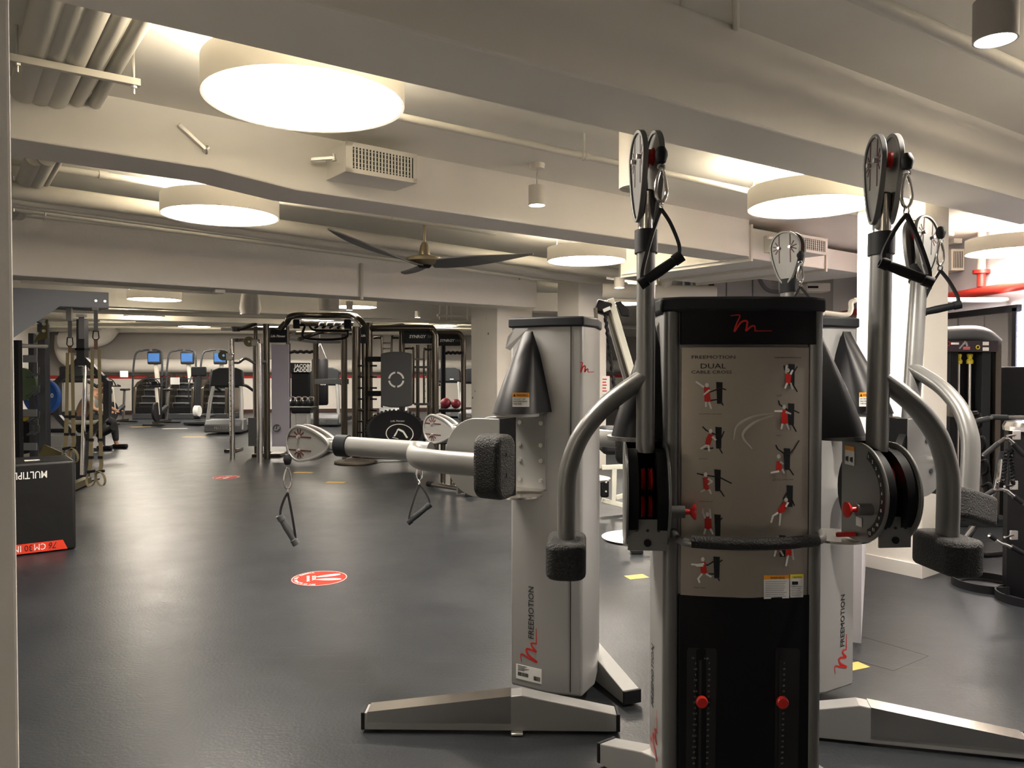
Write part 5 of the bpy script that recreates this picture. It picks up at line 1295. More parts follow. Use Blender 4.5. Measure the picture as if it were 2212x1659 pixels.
# elliptical
def make_ell():
    t = thing('elliptical_trainer', 'dark elliptical trainer with white wheel housing, left of the near treadmill', 'elliptical trainer')
    MB().box((0, .4, .06), (.6, 1.3, .08)).build('base', M_cap, t, bevel=.02)
    MB().lathe((-.12, -.05, .38), (1, 0, 0), [(.001, .05), (.14, .05), (.16, .07), (.16, .17), (.14, .19), (.001, .19)], 32).build('wheel_housing', M_white, t)
    MB().bar((0, -.1, .2), (0, .1, 1.35), .12, .10).build('mast', M_cap, t, bevel=.02)
    MB().box((0, .08, 1.45), (.42, .10, .26)).build('console', M_cap, t, bevel=.04)
    for s in (-1, 1):
        MB().tube(smooth_path([(s*.28, .3, .3), (s*.30, .1, .9), (s*.26, .2, 1.3), (s*.24, .35, 1.5)]), .02, 8).build('swing_arm', M_dgrey, t)
        MB().box((s*.15, .45, .22), (.16, .4, .05)).build('pedal', M_rubber, t, bevel=.01)
    return t
el = make_ell(); el.location = base_at(428, 918)
# black monitor stand seen behind the strap
t = thing('wide_console_machine', 'dark wide machine hood behind the suspension straps by the far wall', 'exercise machine', base_at(155, 903))
p = base_at(160, 903); MB().box(p+Z*1.35, (.75, .3, .5)).build('console', M_cap, t, bevel=.05)
MB().tube(smooth_path([p+V((-.5, 0, 1.0)), p+V((-.3, -.1, 1.15)), p+V((.4, -.1, 1.15)), p+V((.7, .1, .95))]), .05, 10).build('handrail', M_cap, t)
for s in (-1, 1): MB().bar(p+V((s*.4, .1, .0)), p+V((s*.35, 0, 1.15)), .08, .06).build('upright', M_silver, t)
MB().box(p+Z*.1+V((0, .5, 0)), (.9, 1.4, .2)).build('base', M_cap, t, bevel=.03)
# wall sockets and signs
for px, py, w_, h_, lab, mm in ((268, 808, .22, .18, 'white notice on the far wall above the left spin bike', M_white), (378, 823, .26, .20, 'white notice on the middle stair climber', M_white)):
    c = W(px, py, 22.2); tag(MB().box(c, (w_, .02, h_)).build('paper_notice', mm, smooth=False), lab, 'notice')
c = W(732, 756, 27.2); tag(MB().box(c, (.35, .02, .4)).build('paper_notice', M_cool, smooth=False), 'pinkish notice high on the far wall behind the black frame', 'notice')
column_a = W(1250, 795, 11.5); c = PU(V((column_a.x, column_a.y, 0))-VV*.004, 1303, 832); t = thing('paper_notice', 'white notice with red text on the column left of the upright arm', 'notice', c)
MB().box(c, (.20, .004, .28)).build('sheet', M_white, t, smooth=False)
for k in range(5): MB().box(c+V((-.01, -.003, .09-.045*k)), (.13-.02*(k % 2), .002, .018)).build('red_line', M_redk, t, smooth=False)

# ================================================================ BLACK MULTI-STATION FRAME
FY = 13.4
def F(px, py, Y=FY): return W(px, py, Y)
def post(px, ytop, Y, r, m, parent, name='post', ybot=None):
    p = F(px, ytop, Y); return MB().cyl(V((p.x, p.y, 0)) if ybot is None else F(px, ybot, Y), p, r, n=14).build(name, m, parent)
t = thing('multi_station_frame', 'dark bronze multi-station training frame with monkey bars and header signs', 'training frame', V((F(770, 900, 15).x, 15, 0))); MF = t
# cable column, left
for px, yt, Y, r in ((552, 706, 13.6, .036), (575, 700, 13.0, .055), (621, 705, 13.4, .03)): post(px, yt, Y, r, M_gun, t)
pn = MB().box(((F(581, 800, 13.1).x+F(619, 800, 13.1).x)/2, 13.25, (F(600, 742).z+F(600, 965).z)/2), (F(619, 800, 13.1).x-F(581, 800, 13.1).x, .02, F(600, 742, 13.1).z-F(600, 965, 13.1).z)).build('shroud_panel', M_lilac, t, smooth=False)
c = F(598, 925, 13.08); MB().lathe(c, (0, -1, 0), [(.001, 0), (.068, 0), (.068, .003), (.001, .003)], 28).build('emblem_disc', M_mgrey, pn, smooth=False); text('LF', .09, c+V((-.05, -.005, -.033)), V((1, 0, 0)), Z, M_lilac, pn, shear=.3, bold=.004)
MB().box(((F(535, 800, 13.5).x+F(552, 800, 13.5).x)/2+.1, 13.6, 1.15), (.22, .02, 1.55)).build('shroud_panel', M_lilac, t, smooth=False)
MB().box((F(548, 900).x, 13.6, .42), (.28, .15, .5)).build('weight_stack', M_mgrey, t, smooth=False)
def header(px0, px1, y0, y1, Y, s_, xo, parent, size=.085):
    a_, b_ = F(px0, y0, Y), F(px1, y1, Y)
    h = MB().box(((a_.x+b_.x)/2, Y, (a_.z+b_.z)/2), (b_.x-a_.x, .05, a_.z-b_.z)).build('header_sign', M_cap, parent, bevel=.01)
    for q in s_:
        text(q[0], q[1], V((a_.x+q[2], Y-.028, (a_.z+b_.z)/2-q[1]*.35)), V((1, 0, 0)), Z, q[3], h, shear=q[4], bold=.002)
    return h
header(583, 621, 712, 740, 13.3, (('Life Fitness', .055, .02, M_winkt, .3),), 0, t)
header(779, 792, 708, 742, 12.9, (('Life', .05, .01, M_winkt, .3),), 0, t)
# hand grips at the left column and silver poles
for px, yt, Y, r, mm in ((500, 733, 13.0, .045, M_chrome), (560, 742, 12.6, .05, M_chrome)): post(px, yt, Y, r, mm, t, 'guide_pole')
for px, Y in ((500, 13.0), (560, 12.6)):
    b_ = MB()
    for k in range(20): 
        q = F(px, 745+11*k, Y)
        if q.z > .2: b_.cyl(q-V((0, .043, 0)), q-V((0, .0465, 0)), .008, n=8)
    b_.build('adjustment_holes', M_ink, t, smooth=False)
MB().bar(F(500, 735, 13), F(530, 735, 13.3), .06, .06).build('top_link', M_chrome, t)
MB().lathe(F(510, 716, 13), Z, [(.001, 0), (.06, .0), (.085, .05), (.085, .08), (.001, .08)], 20).build('bearing_cap', M_mgrey, t)
for px, py in ((538, 738), (483, 768)):
    q = F(px, py, 12.8); MB().lathe(q, (.3, -1, 0), [(.02, 0), (.085, 0), (.075, .012), (.085, .03), (.02, .03)], 28).build('pulley_wheel', M_olive, t)
    MB().box(q+V((.10, .02, -.02)), (.12, .08, .12)).build('carriage', M_chrome, t, bevel=.01)
MB().tube(smooth_path([F(506, 784, 12.7), F(516, 783, 12.7), F(531, 775, 12.7), F(556, 787, 12.7), F(574, 781, 12.7)]), .022, 10).build('curl_bar', M_chrome, t)
for px in (505, 565, 600): q = base_at(px, 975 if px < 520 else 985); MB().box(q+Z*.03, (.22, .4, .06)).build('base_foot', M_gun, t, bevel=.01)
MB().bar(F(478, 711, 13.2), F(600, 711, 13.6), .05, .05).build('top_rail', M_gun, t)
MB().bar(F(478, 711, 13.2), F(516, 711, 13.2), .045, .045).build('top_rail', M_bolt, t)
MB().bar(F(517, 712, 12.9), F(550, 700, 13.2), .11, .04).build('rail_plate', M_black, t)
# middle uprights
for px, yt, Y, r in ((682, 742, 15.0, .055), (743, 722, 14.5, .06), (769, 706, 13.3, .075), (787, 735, 13.4, .05), (797, 697, 13.4, .06), (868, 700, 13.8, .055), (624, 742, 15, .03)):
    post(px, yt, Y, r, M_gun, t)
# monkey bar arch rails
MB().tube(smooth_path([F(604, 712, 13.3), F(618, 697, 13.3), F(635, 682, 13.3), F(700, 681, 14), F(758, 682, 13.8), F(775, 690, 13.0), F(788, 706, 12.8)]), .055, 12).build('arched_rail', M_gun, t)
MB().tube([F(640, 700, 15), F(762, 700, 15.3)], .045, 10).build('rear_rail', M_gun, t)
MB().tube(smooth_path([F(622, 727, 15), F(630, 719, 15), F(700, 718, 15.5), F(765, 720, 15)]), .04, 10).build('lower_rail', M_gun, t)
MB().tube([F(645, 733, 14), F(700, 714, 14.4), F(770, 712, 13.5), F(870, 702, 14.5)], .035, 10).build('cross_rail', M_gun, t)
MB().bar(F(622, 732, 15), F(685, 740, 15), .14, .05).build('cross_panel', M_mgrey, t, smooth=False); MB().bar(F(685, 739, 15), F(745, 739, 15), .10, .05).build('cross_panel', M_mgrey, t, smooth=False)
for k in range(5):
    x0 = 680+16*k; MB().tube(smooth_path([F(x0, 708, 14), F(x0+6, 705, 14), F(x0+10, 698, 14.2), F(x0+18, 698, 14.6)]), .022, 8).build('monkey_rung', M_black, t)
MB().tube(smooth_path([F(646, 702, 13.6), F(658, 704, 13.6), F(659, 730, 13.6), F(745, 730, 13.8), F(746, 700, 13.8)]), .022, 8).build('hanging_grip_frame', M_black, t)
for px in (641, 751): MB().box(F(px, 700, 13.6), (.12, .1, .16)).build('bracket_block', M_cap, t, bevel=.02)
MB().tube(smooth_path([F(668, 703, 13.7), F(676, 712, 13.7), F(700, 714, 13.7), F(755, 714, 13.7), F(762, 706, 13.7)]), .022, 8).build('wave_bar', M_black, t)
# wavy battle grips and shelves in the middle bay
for (xa, xb_, yy) in ((626, 680, 760), (962, 1000, 762)):
    pts = [F(xa+(xb_-xa)*i/16, yy+1.2*math.sin(i*1.6), 15) for i in range(17)]; MB().tube(pts, .03, 8).build('wavy_grip_rail', M_rubber, t)
sh_ = MB().bar(F(620, 882, 14), F(680, 882, 14), .5, .05).build('shelf', M_cap, t, smooth=False)
MB().bar(F(683, 824, 14.8), F(750, 824, 14.5), .1, .1).build('cross_member', M_mgrey, t, smooth=False)
# right frames with header signs
def hoop(px0, px1, yt, Y, parent, rr=.055, corner=16, both=False, bot=0.):
    pts = [F(px0, yt, Y)] if not both else [V((F(px0, yt, Y).x, Y, 0)), F(px0, yt+corner, Y), F(px0+corner*.5, yt+2, Y)]
    pts += [F(px1-corner, yt, Y), F(px1-corner*.4, yt+corner*.25, Y), F(px1, yt+corner, Y)]
    last = V((pts[-1].x, pts[-1].y, bot)); P_ = smooth_path(pts, 4)+[last]
    return MB().tube(P_, rr, 12).build('hoop_frame', M_gun, parent)
hoop(780, 770, 706, 12.6, t) if False else None
hoop(800, 940, 709, 13.4, t, .06)
hoop(940, 1001, 719, 15.2, t, .05)
for px, yt, Y, r in ((927, 745, 14.2, .045), (957, 730, 15.4, .05), (902, 745, 14.6, .035)): post(px, yt, Y, r, M_gun if px != 957 else M_black, t)
header(872, 936, 712, 742, 13.5, (('SYNRGY', .075, .10, M_winkt, .15), ('360', .075, .41, M_mgrey, .15)), 0, t)
header(945, 995, 724, 747, 15.3, (('SYNRGY', .075, .05, M_winkt, .15), ('360', .075, .34, M_mgrey, .15)), 0, t)
for px, x2, yy in ((825, 0, 730), (846, 1, 730), (893, 0, 753), (916, 1, 755)):
    s = -1 if x2 == 0 else 1
    MB().tube(smooth_path([F(px+s*18, yy, 14), F(px+s*4, yy, 14), F(px, yy+8, 14), F(px, yy+150 if px < 860 else yy+120, 14)]), .02, 8).build('climbing_grip', M_gun, t)
for yy in (741, 753): MB().bar(F(825, yy, 14), F(846, yy, 14), .03, .03).build('grip_rung', M_gun, t)
MB().bar(F(893, 776, 14), F(916, 776, 14), .03, .03).build('grip_rung', M_gun, t)
for yy, y2 in ((793, 0), (873, 0)): MB().bar(F(895, yy, 14), F(930, yy, 14), .04, .04).build('ladder_rung', M_mgrey, t)
for px in (804, 878):
    for yy in (776, 850): MB().bar(F(797, yy, 13.2), F(822, yy, 13.0), .09, .09).build('target_arm', M_cap, t, smooth=False)
MB().bar(F(942, 886, 15), F(995, 886, 15), .45, .05).build('shelf', M_rubber, t, smooth=False)
b_ = MB()
for k in range(4):
    q = F(918, 814+15*k, 14.1); b_.sph(q-V((0, .05, 0)), .022, n=10)
b_.build('chrome_studs', M_chrome, t)
for px, Y in ((769, 13.25), (797, 13.35)):
    for k in range(9): q = F(px+11, 790+24*k, Y); MB().cyl(q-V((.06, 0, 0)), q+V((.05, 0, 0)), .016, n=8).build('peg_hook', M_rubber, t)
# target board
c = F(856, 820, 12.9); tb = thing('target_board', 'grey padded target board with broken white ring on the black frame', 'target board', c)
hw, hh = .262, .435
out = []
for i in range(9):
    s = -1+2*i/8; out.append(c+V((s*hw, 0, hh+.035*(1-s*s))))
for i in range(9):
    s = 1-2*i/8; out.append(c+V((s*hw, 0, -hh-.035*(1-s*s))))
MB().prism(out, V((0, .06, 0))).build('board', mat('slate_pad', (.06, .063, .068), .5), tb, bevel=.015)
for k in range(4):
    b_ = MB(); a0, a1 = math.radians(90*k+8), math.radians(90*k+82); nn_ = 10; o1 = []
    for r_ in (.135, .105):
        o1.append([c+V((r_*math.cos(a0+(a1-a0)*i/nn_), -.002, r_*math.sin(a0+(a1-a0)*i/nn_))) for i in range(nn_+1)])
    b_.prism(o1[0]+o1[1][::-1], V((0, -.003, 0))); b_.build('ring_arc', M_white, tb, smooth=False)
# tyre leaning
c = F(855, 935, 12.3); ty = thing('boxing_trainer_disc', 'black tyre-shaped disc with white figure emblem, tilted on the frame', 'training tyre', V((c.x, c.y, 0)))
nn_ = V((.15, -.62, .75)).normalized(); x_, y_, _ = frame(nn_)
MB().lathe(c-nn_*.09, nn_, [(.001, 0), (.40, 0), (.47, .03), (.47, .14), (.42, .18), (.36, .17), (.001, .17)], 56).build('tyre_body', M_rubber, ty)
b_ = MB()
for k in range(44):
    a_ = 2*PI*k/44; d_ = x_*math.cos(a_)+y_*math.sin(a_); b_.bar(c-nn_*.08+d_*.475, c+nn_*.06+d_*.475, .03, .03, up=d_)
b_.build('tread_blocks', M_cap, ty, smooth=False)
up_ = (Z-nn_*Z.dot(nn_)).normalized(); rt_ = up_.cross(nn_); rt_ = rt_ if rt_.x > 0 else -rt_
cc_ = c+nn_*.083+rt_*.05-up_*.10
b_ = MB()
for k in range(36):
    a_, a2 = 2*PI*k/36, 2*PI*(k+1)/36; f_ = lambda an, r: cc_+rt_*math.cos(an)*r+up_*math.sin(an)*r
    b_.face([f_(a_, .22), f_(a2, .22), f_(a2, .205), f_(a_, .205)])
b_.build('emblem_ring', M_winkt, ty, smooth=False)
fg = MB(); fp = lambda x, y: cc_+rt_*x+up_*y+nn_*.001
for p0, p1, wd in (((-.02, .10), (.06, .04), .04), ((.06, .04), (.11, -.1), .03), ((-.02, .10), (-.05, .02), .02), ((-.05, .02), (-.09, -.06), .025), ((-.12, -.08), (-.03, -.12), .015)):
    fg.bar(fp(*p0), fp(*p1), wd, .002, up=nn_)
fg.build('emblem_figure', M_winkt, ty, smooth=False)
text('Life Fitness', .05, cc_+up_*.27-rt_*.13, rt_, up_, M_winkt, ty, shear=.3)
# balls, kettlebells
for i, (px, r) in enumerate(((963, .105), (985, .095))):
    p = F(px, 884, 15-.02*i); tag(MB().sph(p+Z*(r+.012), r, n=28).build('medicine_ball', M_ball), ['larger maroon ball on the frame shelf', 'smaller maroon ball on the frame shelf, at right'][i], 'medicine ball')
kb = thing('kettlebell', 'x', 'kettlebell', (0, 0, 0), group='kettlebells on the frame shelf')
MB().lathe((0, 0, 0), Z, [(.001, 0), (.035, 0), (.048, .022), (.052, .05), (.045, .08), (.03, .1), (.001, .105)], 24).build('bell', M_cap, kb)
MB().tube(smooth_path([(-.033, 0, .085), (-.045, 0, .13), (-.03, 0, .165), (.03, 0, .165), (.045, 0, .13), (.033, 0, .085)]), .012, 10).build('handle', M_chrome, kb)
for i in range(4):
    p = F(632+13.5*i, 881, 13.9+.0); p.z += .028
    lab = ['leftmost kettlebell on the shelf of the black frame', 'second kettlebell from the left on the shelf', 'third kettlebell from the left on the shelf', 'rightmost kettlebell on the shelf of the black frame'][i]
    if i == 0: kb.location = p; kb['label'] = lab
    else: dup(kb, p, label=lab)
# punch bag
c = F(691, 775, 16.2); t = thing('punching_bag', 'tall black punching bag hanging behind the frame', 'punching bag', c)
zt2, zb2 = c.z, F(691, 875, 16.2).z
MB().lathe(V((c.x, c.y, zb2)), Z, [(.001, 0), (.15, .0), (.17, .03), (.17, zt2-zb2-.03), (.15, zt2-zb2), (.001, zt2-zb2)], 28).build('bag', M_rubber, t)
for k in range(3):
    a_ = 2*PI*k/3; MB().cyl(V((c.x+.14*math.cos(a_), c.y+.14*math.sin(a_), zt2)), V((c.x, c.y, zt2+.35)), .004, n=6).build('chain', M_bolt, t)
MB().cyl(V((c.x, c.y, zt2+.35)), V((c.x, c.y, CEIL)), .006, n=6).build('chain', M_bolt, t)
text('ABS', .10, V((c.x+.0, c.y-.174, zt2-.55)), V((1, 0, 0)), Z, M_winkt, t)
# ladder machine
a_, b_ = F(627, 788, 18.5), F(668, 870, 18.5); t = thing('ladder_machine', 'black climbing ladder machine with white lettering behind the kettlebells', 'ladder climber', V((a_.x+.2, 18.7, 0)))
MB().box(((a_.x+b_.x)/2, 18.7, 1.0), (b_.x-a_.x, .3, 1.1)).build('cover', M_black, t, bevel=.03); MB().box(((a_.x+b_.x)/2, 18.5, a_.z-.07), (b_.x-a_.x+.06, .1, .24)).build('header', M_cap, t, bevel=.02)
text('JACOBS', .12, V((a_.x+.12, 18.44, a_.z-.07)), V((1, 0, 0)), Z, M_winkt, t, bold=.004); text('LADDER', .12, V((a_.x+.10, 18.44, a_.z-.17)), V((1, 0, 0)), Z, M_winkt, t, bold=.004)
for s in (a_.x+.05, b_.x-.05): MB().bar((s, 18.6, 0), (s, 18.7, 1.2), .08, .08).build('leg', M_silver, t)
# coiled rope
c = H(767, 1001); t = thing('battle_rope', 'thick grey rope coiled flat on the floor', 'rope', (c.x, c.y, 0))
pts = []
for i in range(200):
    a_ = i/200*2*PI*5.5; r = .10+.235*(1-i/200); pts.append(V((c.x+r*math.cos(a_), c.y+r*.9*math.sin(a_), .025+.02*(i > 150))))
MB().tube(pts, .024, 8).build('coil', M_rope, t)
MB().tube(smooth_path([V((c.x-.25, c.y+.2, .05)), V((c.x-.1, c.y+.25, .12)), V((c.x+.25, c.y+.3, .06)), V((c.x+1.2, c.y+.4, .03)), V((c.x+1.6, c.y+.3, .03))]), .024, 8).build('rope_tail', M_rope, t)
# yellow ball
c = F(808, 900, 13.6); tag(MB().sph((c.x, c.y, c.z), .045).build('small_ball', mat('amber', (.7, .4, .03), .4)), 'small yellow ball left of the tilted tyre', 'ball')

# ================================================================ CHROME BENCH BEHIND THE LEFT MACHINE
t = thing('chrome_bench', 'chrome tube bench base with black end caps behind the left machine', 'bench', base_at(1010, 1060))
def G(px, py, z=None, Y=None): return H(px, py, z or 0)
a_, b_ = H(930, 1046, .05), H(1100, 1060, .05); m_ = H(1010, 1058, .05)
MB().tube([a_, a_.lerp(m_, .5), m_, m_.lerp(b_, .6), b_], .03, 12).build('base_tube', M_chrome, t)
MB().cyl(a_-(m_-a_).normalized()*.05, a_+(m_-a_).normalized()*.04, .036, n=14).build('end_cap', M_rubber, t)
p = H(1014, 1072); MB().box(V((p.x, p.y, .035)), (.10, .08, .07)).build('end_cap', M_rubber, t, bevel=.01)
MB().tube([m_, V((p.x, p.y, .05))], .028, 10).build('cross_tube', M_chrome, t)
for px in (957, 978): q = H(px, 1048, .05); MB().cyl(q, q+Z*.55, .032, n=14).build('upright', M_gun, t)
q = H(968, 1046, .05)+Z*.58; MB().box(q+V((0, .1, 0)), (.3, .8, .07)).build('seat_pad', M_rubber, t, bevel=.02)

# ================================================================ SLANTED ROPE TOWER (between the machines)
RT = 8.2
def R_(px, py, Y=RT): return W(px, py, Y)
t = thing('rope_climb_trainer', 'slanted pale steel tower with black rope, between the two cable machines', 'rope trainer', V((R_(1370, 900).x, RT, 0)))
MB().bar(R_(1318, 646), R_(1384, 870), .07, .08, up=(0, 1, 0)).build('tower_rail', M_cream, t, bevel=.006)
MB().bar(R_(1304, 650, 8.4), R_(1366, 870, 8.4), .05, .06, up=(0, 1, 0)).build('tower_rail', M_silver, t, bevel=.006)
MB().bar(R_(1311, 652, 8.3), R_(1374, 870, 8.3), .05, .02, up=(0, 1, 0)).build('inner_track', M_gun, t, smooth=False)
MB().box(R_(1302, 665), (.16, .16, .14), M=Matrix.Rotation(.3, 3, 'Y')).build('pulley_box', M_black, t, bevel=.02)
MB().box(R_(1311, 668, 8.05), (.08, .03, .035), M=Matrix.Rotation(-.4, 3, 'Y')).build('badge', M_white, t, smooth=False)
MB().prism([R_(1330, 652), R_(1340, 650), R_(1358, 668), R_(1360, 684), R_(1342, 682)], V((0, .08, 0))).build('side_guard', M_black, t, bevel=.01)
pts = [R_(1288, 672, 8.1), R_(1290, 684, 8.1)]; MB().tube([R_(1286, 665, 8.1), R_(1288, 690, 8.1)], .02, 8).build('rope', M_rope, t)
rp = [R_(1307, 680, 8.0).lerp(R_(1330, 860, 7.9), i/40) + V((.006*math.sin(i*1.9), .006*math.cos(i*1.9), 0)) for i in range(41)]
MB().tube(rp, .018, 8).build('rope', M_black, t)
MB().box(R_(1322, 950, 8.3), (.26, .5, .28)).build('seat_housing', M_rubber, t, bevel=.05)
for (a_, b_) in (((1300, 1010), (1346, 1008)), ((1300, 1080), (1372, 1098)), ((1327, 1010), (1325, 1088)), ((1330, 1075), (1368, 1066))):
    MB().bar(R_(*a_), R_(*b_), .05, .05).build('frame_tube', M_cream, t, bevel=.006)
MB().cyl(R_(1303, 1055), R_(1316, 1055), .0, n=6) if False else None
MB().box(R_(1306, 1052, 8.1), (.09, .05, .22)).build('pedal_block', M_black, t, bevel=.02)
for k in (1042, 1062): q = R_(1309, k, 8.06); MB().sph(q, .012).build('bolt', M_bolt, t)
# chrome wheel assembly near the floor by the console
q = W(1375, 1186, 6.4); t = thing('chrome_foot_assembly', 'chrome stabiliser foot with rollers low beside the console machine', 'machine foot', V((q.x, q.y, 0)))
q.z = .06
MB().sph(q+Z*.0, .06, (1, .8, .8)).build('swivel_joint', M_chrome, t); MB().cyl(q, q+V((.25, .05, .01)), .025, n=12).build('tube', M_chrome, t); MB().sph(q+V((-.08, .0, .05)), .03).build('roller', M_chrome, t); MB().cyl(q+V((.22, .05, -.03)), q+V((.22, .05, .05)), .045, n=16).build('roller', M_gun, t)
MB().box((q.x, q.y, .02), (.1, .1, .04)).build('foot_pad', M_rubber, t, bevel=.01)

# ================================================================ RIGHT SIDE
# mirror in a dark frame on the right wall
y0, y1 = 8.35, 11.6; z0, z1 = .35, 2.20
t = thing('wall_mirror', 'large wall mirror in a dark frame on the right wall', 'mirror', (XR, 9.6, 1.2))
MB().box((XR-.015, (y0+y1)/2, (z0+z1)/2), (.01, y1-y0, z1-z0)).build('glass', M_mirror, t, smooth=False)
for zz in (z0, z1): MB().box((XR-.03, (y0+y1)/2, zz), (.05, y1-y0+.1, .07)).build('frame_bar', M_black, t, smooth=False)
for yy in (y0, y1): MB().box((XR-.03, yy, (z0+z1)/2), (.05, .07, z1-z0)).build('frame_bar', M_black, t, smooth=False)
t = thing('light_strip', 'bright vertical light strip beside the wall mirror', 'light', (XR-.05, y0-.08, 1.2))
MB().box((XR-.05, y0-.1, 1.35), (.03, .05, 1.6)).build('led_tube', M_led, t, smooth=False)
# selectorised cable machine (near the mirror)
YM = 7.7
t = thing('selector_weight_machine', 'black weight machine with picture header near the mirror', 'weight machine', V((W(2090, 800, YM).x, YM, 0)))
xa, xb = W(2046, 800, YM).x, W(2152, 800, YM).x
zt3 = W(2090, 716, YM).z
MB().tube(smooth_path([V((xa-.25, YM, zt3-.06)), V((xa, YM, zt3-.03)), V(((xa+xb)/2, YM, zt3-.02)), V((xb-.12, YM, zt3-.05)), V((xb-.02, YM, zt3-.13))]), .09, 14, ry=.08).build('top_hood', M_mgrey, t)
hz0, hz1 = W(2090, 760, YM).z, W(2090, 737, YM).z
hd = MB().box(((xa+xb)/2-.08, YM-.08, (hz0+hz1)/2), (xb-xa+.06, .05, hz1-hz0)).build('header_panel', mat('header_plum', (.03, .018, .025), .35), t, smooth=False)
hx = lambda px, py: V((W(px, py, YM-.12).x, YM-.108, W(px, py, YM-.12).z))
fgm = MB()
for p0, p1, wd in (((2082, 744), (2088, 738), .02), ((2088, 739), (2091, 748), .02), ((2082, 744), (2074, 753), .014)): fgm.bar(hx(*p0), hx(*p1), wd, .002, up=(0, 1, 0))
fgm.build('figure_drawing', M_silver, hd, smooth=False)
MB().bar(hx(2082, 752), hx(2097, 752), .03, .002, up=(0, 1, 0)).build('figure_shorts', mat('pink_print', (.6, .15, .15), .5), hd, smooth=False)
MB().lathe(hx(2049, 742), (0, -1, 0), [(.018, 0), (.026, 0), (.026, .002), (.018, .002)], 20).build('logo_ring', M_redk, hd, smooth=False)
for px, py in ((2131, 742), (2131, 754)): MB().box(hx(px, py), (.06, .002, .035)).build('figure_drawing', M_winkt, hd, smooth=False)
MB().box(hx(2052, 755), (.035, .002, .03)).build('qr_blank', M_winkt, hd, smooth=False) if False else None
MB().bar(hx(2056, 742), hx(2073, 742), .02, .002, up=(0, 1, 0)).build('printed_word', M_winkt, hd, smooth=False)
MB().ring(hx(2114, 750), (0, 1, 0), .018, .004, 12, 5).build('lock_symbol', M_yel, hd)
for xx, m_2, wd in ((xa-.03, M_cap, .06), (xa+.035, M_black, .07), (xb-.14, M_cap, .09), (xb-.02, M_gun, .06)):
    MB().box((xx, YM, (hz1)/2), (wd, .14, hz1)).build('side_column', m_2, t, smooth=False, bevel=.008)
MB().box(((xa+xb)/2-.05, YM+.12, hz1/2), (xb-xa, .03, hz1)).build('back_shroud', M_black, t, smooth=False)
for px in (2071, 2095):
    q = W(px, 775, YM-.02); MB().lathe(q-Z*.05, Z, [(.001, 0), (.03, 0), (.034, .03), (.02, .05), (.03, .09), (.02, .1), (.001, .1)], 16).build('yellow_pulley', mat('yellow_metal', (.55, .45, .04), .35, metal=.3), t); MB().cyl(V((q.x, q.y, .35)), q, .014, n=10).build('guide_rod', M_bolt, t)
MB().box(((xa+xb)/2-.03, YM-.0, .28), (.3, .12, .45)).build('weight_stack', M_cap, t, smooth=False)
MB().box(((xa+xb)/2, YM, .04), (xb-xa+.1, .5, .08)).build('base', M_cap, t, bevel=.01)
# black cabinet right
a_ = W(2153, 792, 7.9); t = tag(MB().box((a_.x+.23, 8.05, a_.z/2), (.46, .4, a_.z)).build('black_cabinet', M_black, bevel=.015), 'tall black cabinet under the light strip at the right edge', 'cabinet')
# slanted double-rail rack
Y3 = 6.6
def K(px, py, Y=Y3): return W(px, py, Y)
t = thing('slanted_rack', 'dark slanted double-rail rack with hooks behind the foam pads', 'rack', V((K(2120, 1100).x, Y3, 0)))
MB().bar(K(2084, 890), K(2120, 1130), .07, .09, up=(0, 1, 0)).build('rail', M_gun, t, bevel=.01)
MB().bar(K(2104, 888, 6.9), K(2150, 1130, 6.9), .05, .06, up=(0, 1, 0)).build('rail', M_black, t, bevel=.01)
MB().bar(K(2048, 888), K(2090, 893), .09, .05, up=(0, 1, 0)).build('top_plate', M_gun, t, smooth=False)
for yy in (900, 950, 1000, 1050): MB().tube(smooth_path([K(2098+(yy-890)*.15, yy, 6.5), K(2114+(yy-890)*.15, yy-5, 6.4), K(2118+(yy-890)*.15, yy+16, 6.4), K(2108+(yy-890)*.15, yy+26, 6.5)]), .014, 8).build('hook', M_black, t)
MB().bar(K(2130, 1090), K(2078, 1180), .045, .045).build('brace', M_cap, t); q = H(2140, 1190); MB().box(V((q.x, q.y, .02)), (.5, .35, .04), rz=.3).build('foot_plate', M_rubber, t, bevel=.015)
# attachment post
q = H(2232, 1283); Y4 = q.y; t = thing('attachment_post', 'thick black post with chrome cable attachments at the right edge', 'attachment rack', V((q.x, q.y, 0)))
zt4 = W(2200, 908, Y4).z
MB().lathe((q.x, q.y, 0), Z, [(.001, .0), (.185, .0), (.185, zt4-.07), (.001, zt4-.07)], 8).build('post', M_black, t, angle=20)
MB().lathe((q.x, q.y, zt4-.07), Z, [(.001, 0), (.19, 0), (.195, .03), (.18, .06), (.001, .07)], 36).build('chrome_collar', M_chrome, t)
for dx, dy, lab in ((-.12, -.16, 1), (-.22, .18, 2)):
    MB().lathe((q.x+dx, q.y+dy, 0), Z, [(.16, 0), (.21, 0), (.21, .055), (.2, .055), (.2, .012), (.16, .012)], 40).build('base_tray', M_rubber, t)
def hookp(px, py, t_):
    p_ = W(px, py, Y4-.16); MB().box(p_, (.045, .02, .06)).build('hook_plate', M_bolt, t_, smooth=False, bevel=.003); MB().cyl(p_, p_-V((.10, .06, 0)), .008, n=8).build('hook_pin', M_chrome, t_); return p_
for px, py in ((2196, 940), (2190, 1048), (2190, 1156)): hookp(px, py, t)
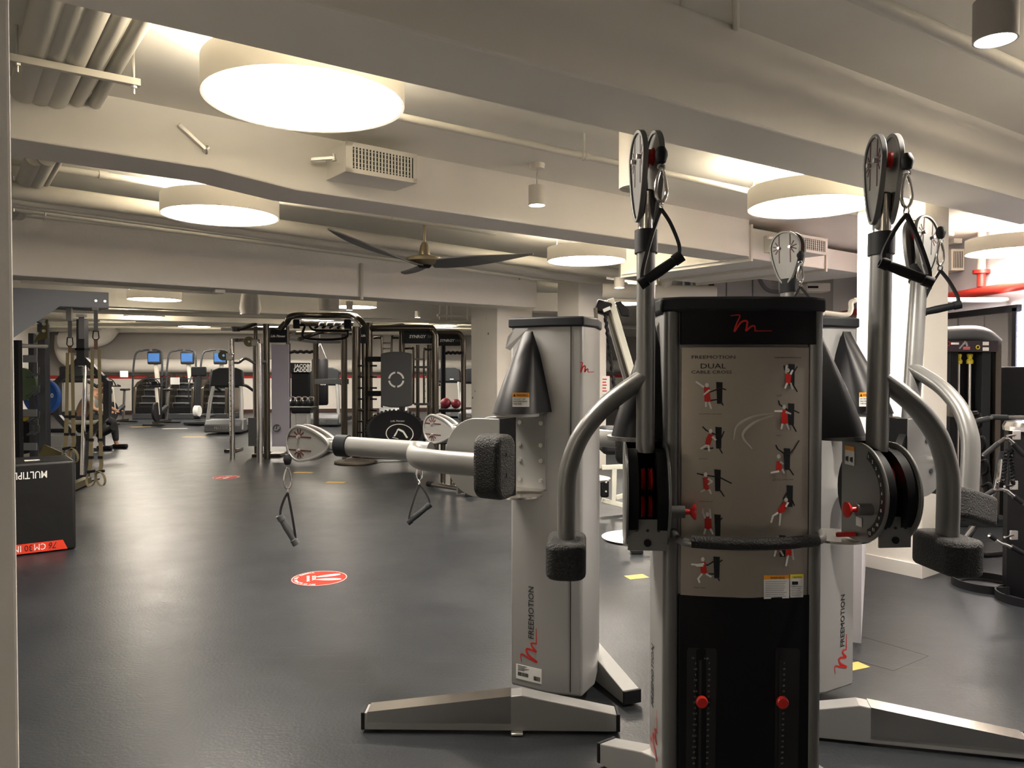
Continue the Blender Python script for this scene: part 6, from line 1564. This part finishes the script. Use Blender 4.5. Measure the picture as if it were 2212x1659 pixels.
def bar_att(label, pts, r, m1, ends, rgrip=.017, name='cable_attachment'):
    t_ = thing(name, label, 'cable attachment', pts[len(pts)//2]); MB().tube(smooth_path(pts), r, 10).build('bar', M_chrome, t_)
    for a_, b_ in ends: MB().cyl(a_, b_, rgrip, n=14).build('grip', m1, t_)
    return t_
A4 = lambda px, py, dy=-.26: W(px, py, Y4+dy)
bar_att('angled rope-grip bar hung highest on the black post, with rubber ends', [A4(2124, 985), A4(2164, 951), A4(2172, 948), A4(2182, 951), A4(2212, 980)], .011, M_rubber, [(A4(2124, 985), A4(2156, 958)), (A4(2188, 958), A4(2212, 984))])
bar_att('long curl bar hung on the middle hook of the black post', [A4(2100, 1050), A4(2113, 1070), A4(2124, 1072), A4(2145, 1060), A4(2170, 1058), A4(2185, 1068), A4(2215, 1092)], .012, M_rubber, [(A4(2128, 1071), A4(2146, 1060)), (A4(2190, 1072), A4(2208, 1086))])
bar_att('straight bar hung on the lowest hook of the black post', [A4(2137, 1156), A4(2160, 1172), A4(2172, 1176), A4(2185, 1182), A4(2208, 1194)], .012, M_rubber, [(A4(2137, 1156), A4(2150, 1164)), (A4(2184, 1181), A4(2210, 1195))])
t_ = thing('triceps_rope', 'twisted black rope pair hanging on the front of the black post', 'cable attachment', A4(2178, 975, -.22))
for x0, x1 in ((2174, 2166), (2184, 2188)):
    pp = [A4(x0, 972, -.22).lerp(A4(x1, 1045, -.22), i/30)+V((.005*math.sin(i*2.), .005*math.cos(i*2.), 0)) for i in range(31)]; MB().tube(pp, .013, 8).build('rope', M_rope if False else M_black, t_)
bar_att('long grey lat bar lying across the top of the black post', [A4(2076, 918, -.1), A4(2138, 903, -.1), A4(2215, 902, -.1)], .014, M_cap, [(A4(2080, 917, -.1), A4(2136, 904, -.1)), (A4(2142, 901, -.1), A4(2176, 902, -.1))], rgrip=.018)
bar_att('thin black leaning bar left of the attachment post', [A4(2163, 975, -.1), A4(2150, 1060, -.1), A4(2110, 1130, .1), A4(2070, 1180, .3)], .016, M_cap, [(A4(2163, 975, -.1), A4(2151, 1056, -.1))], rgrip=.019)
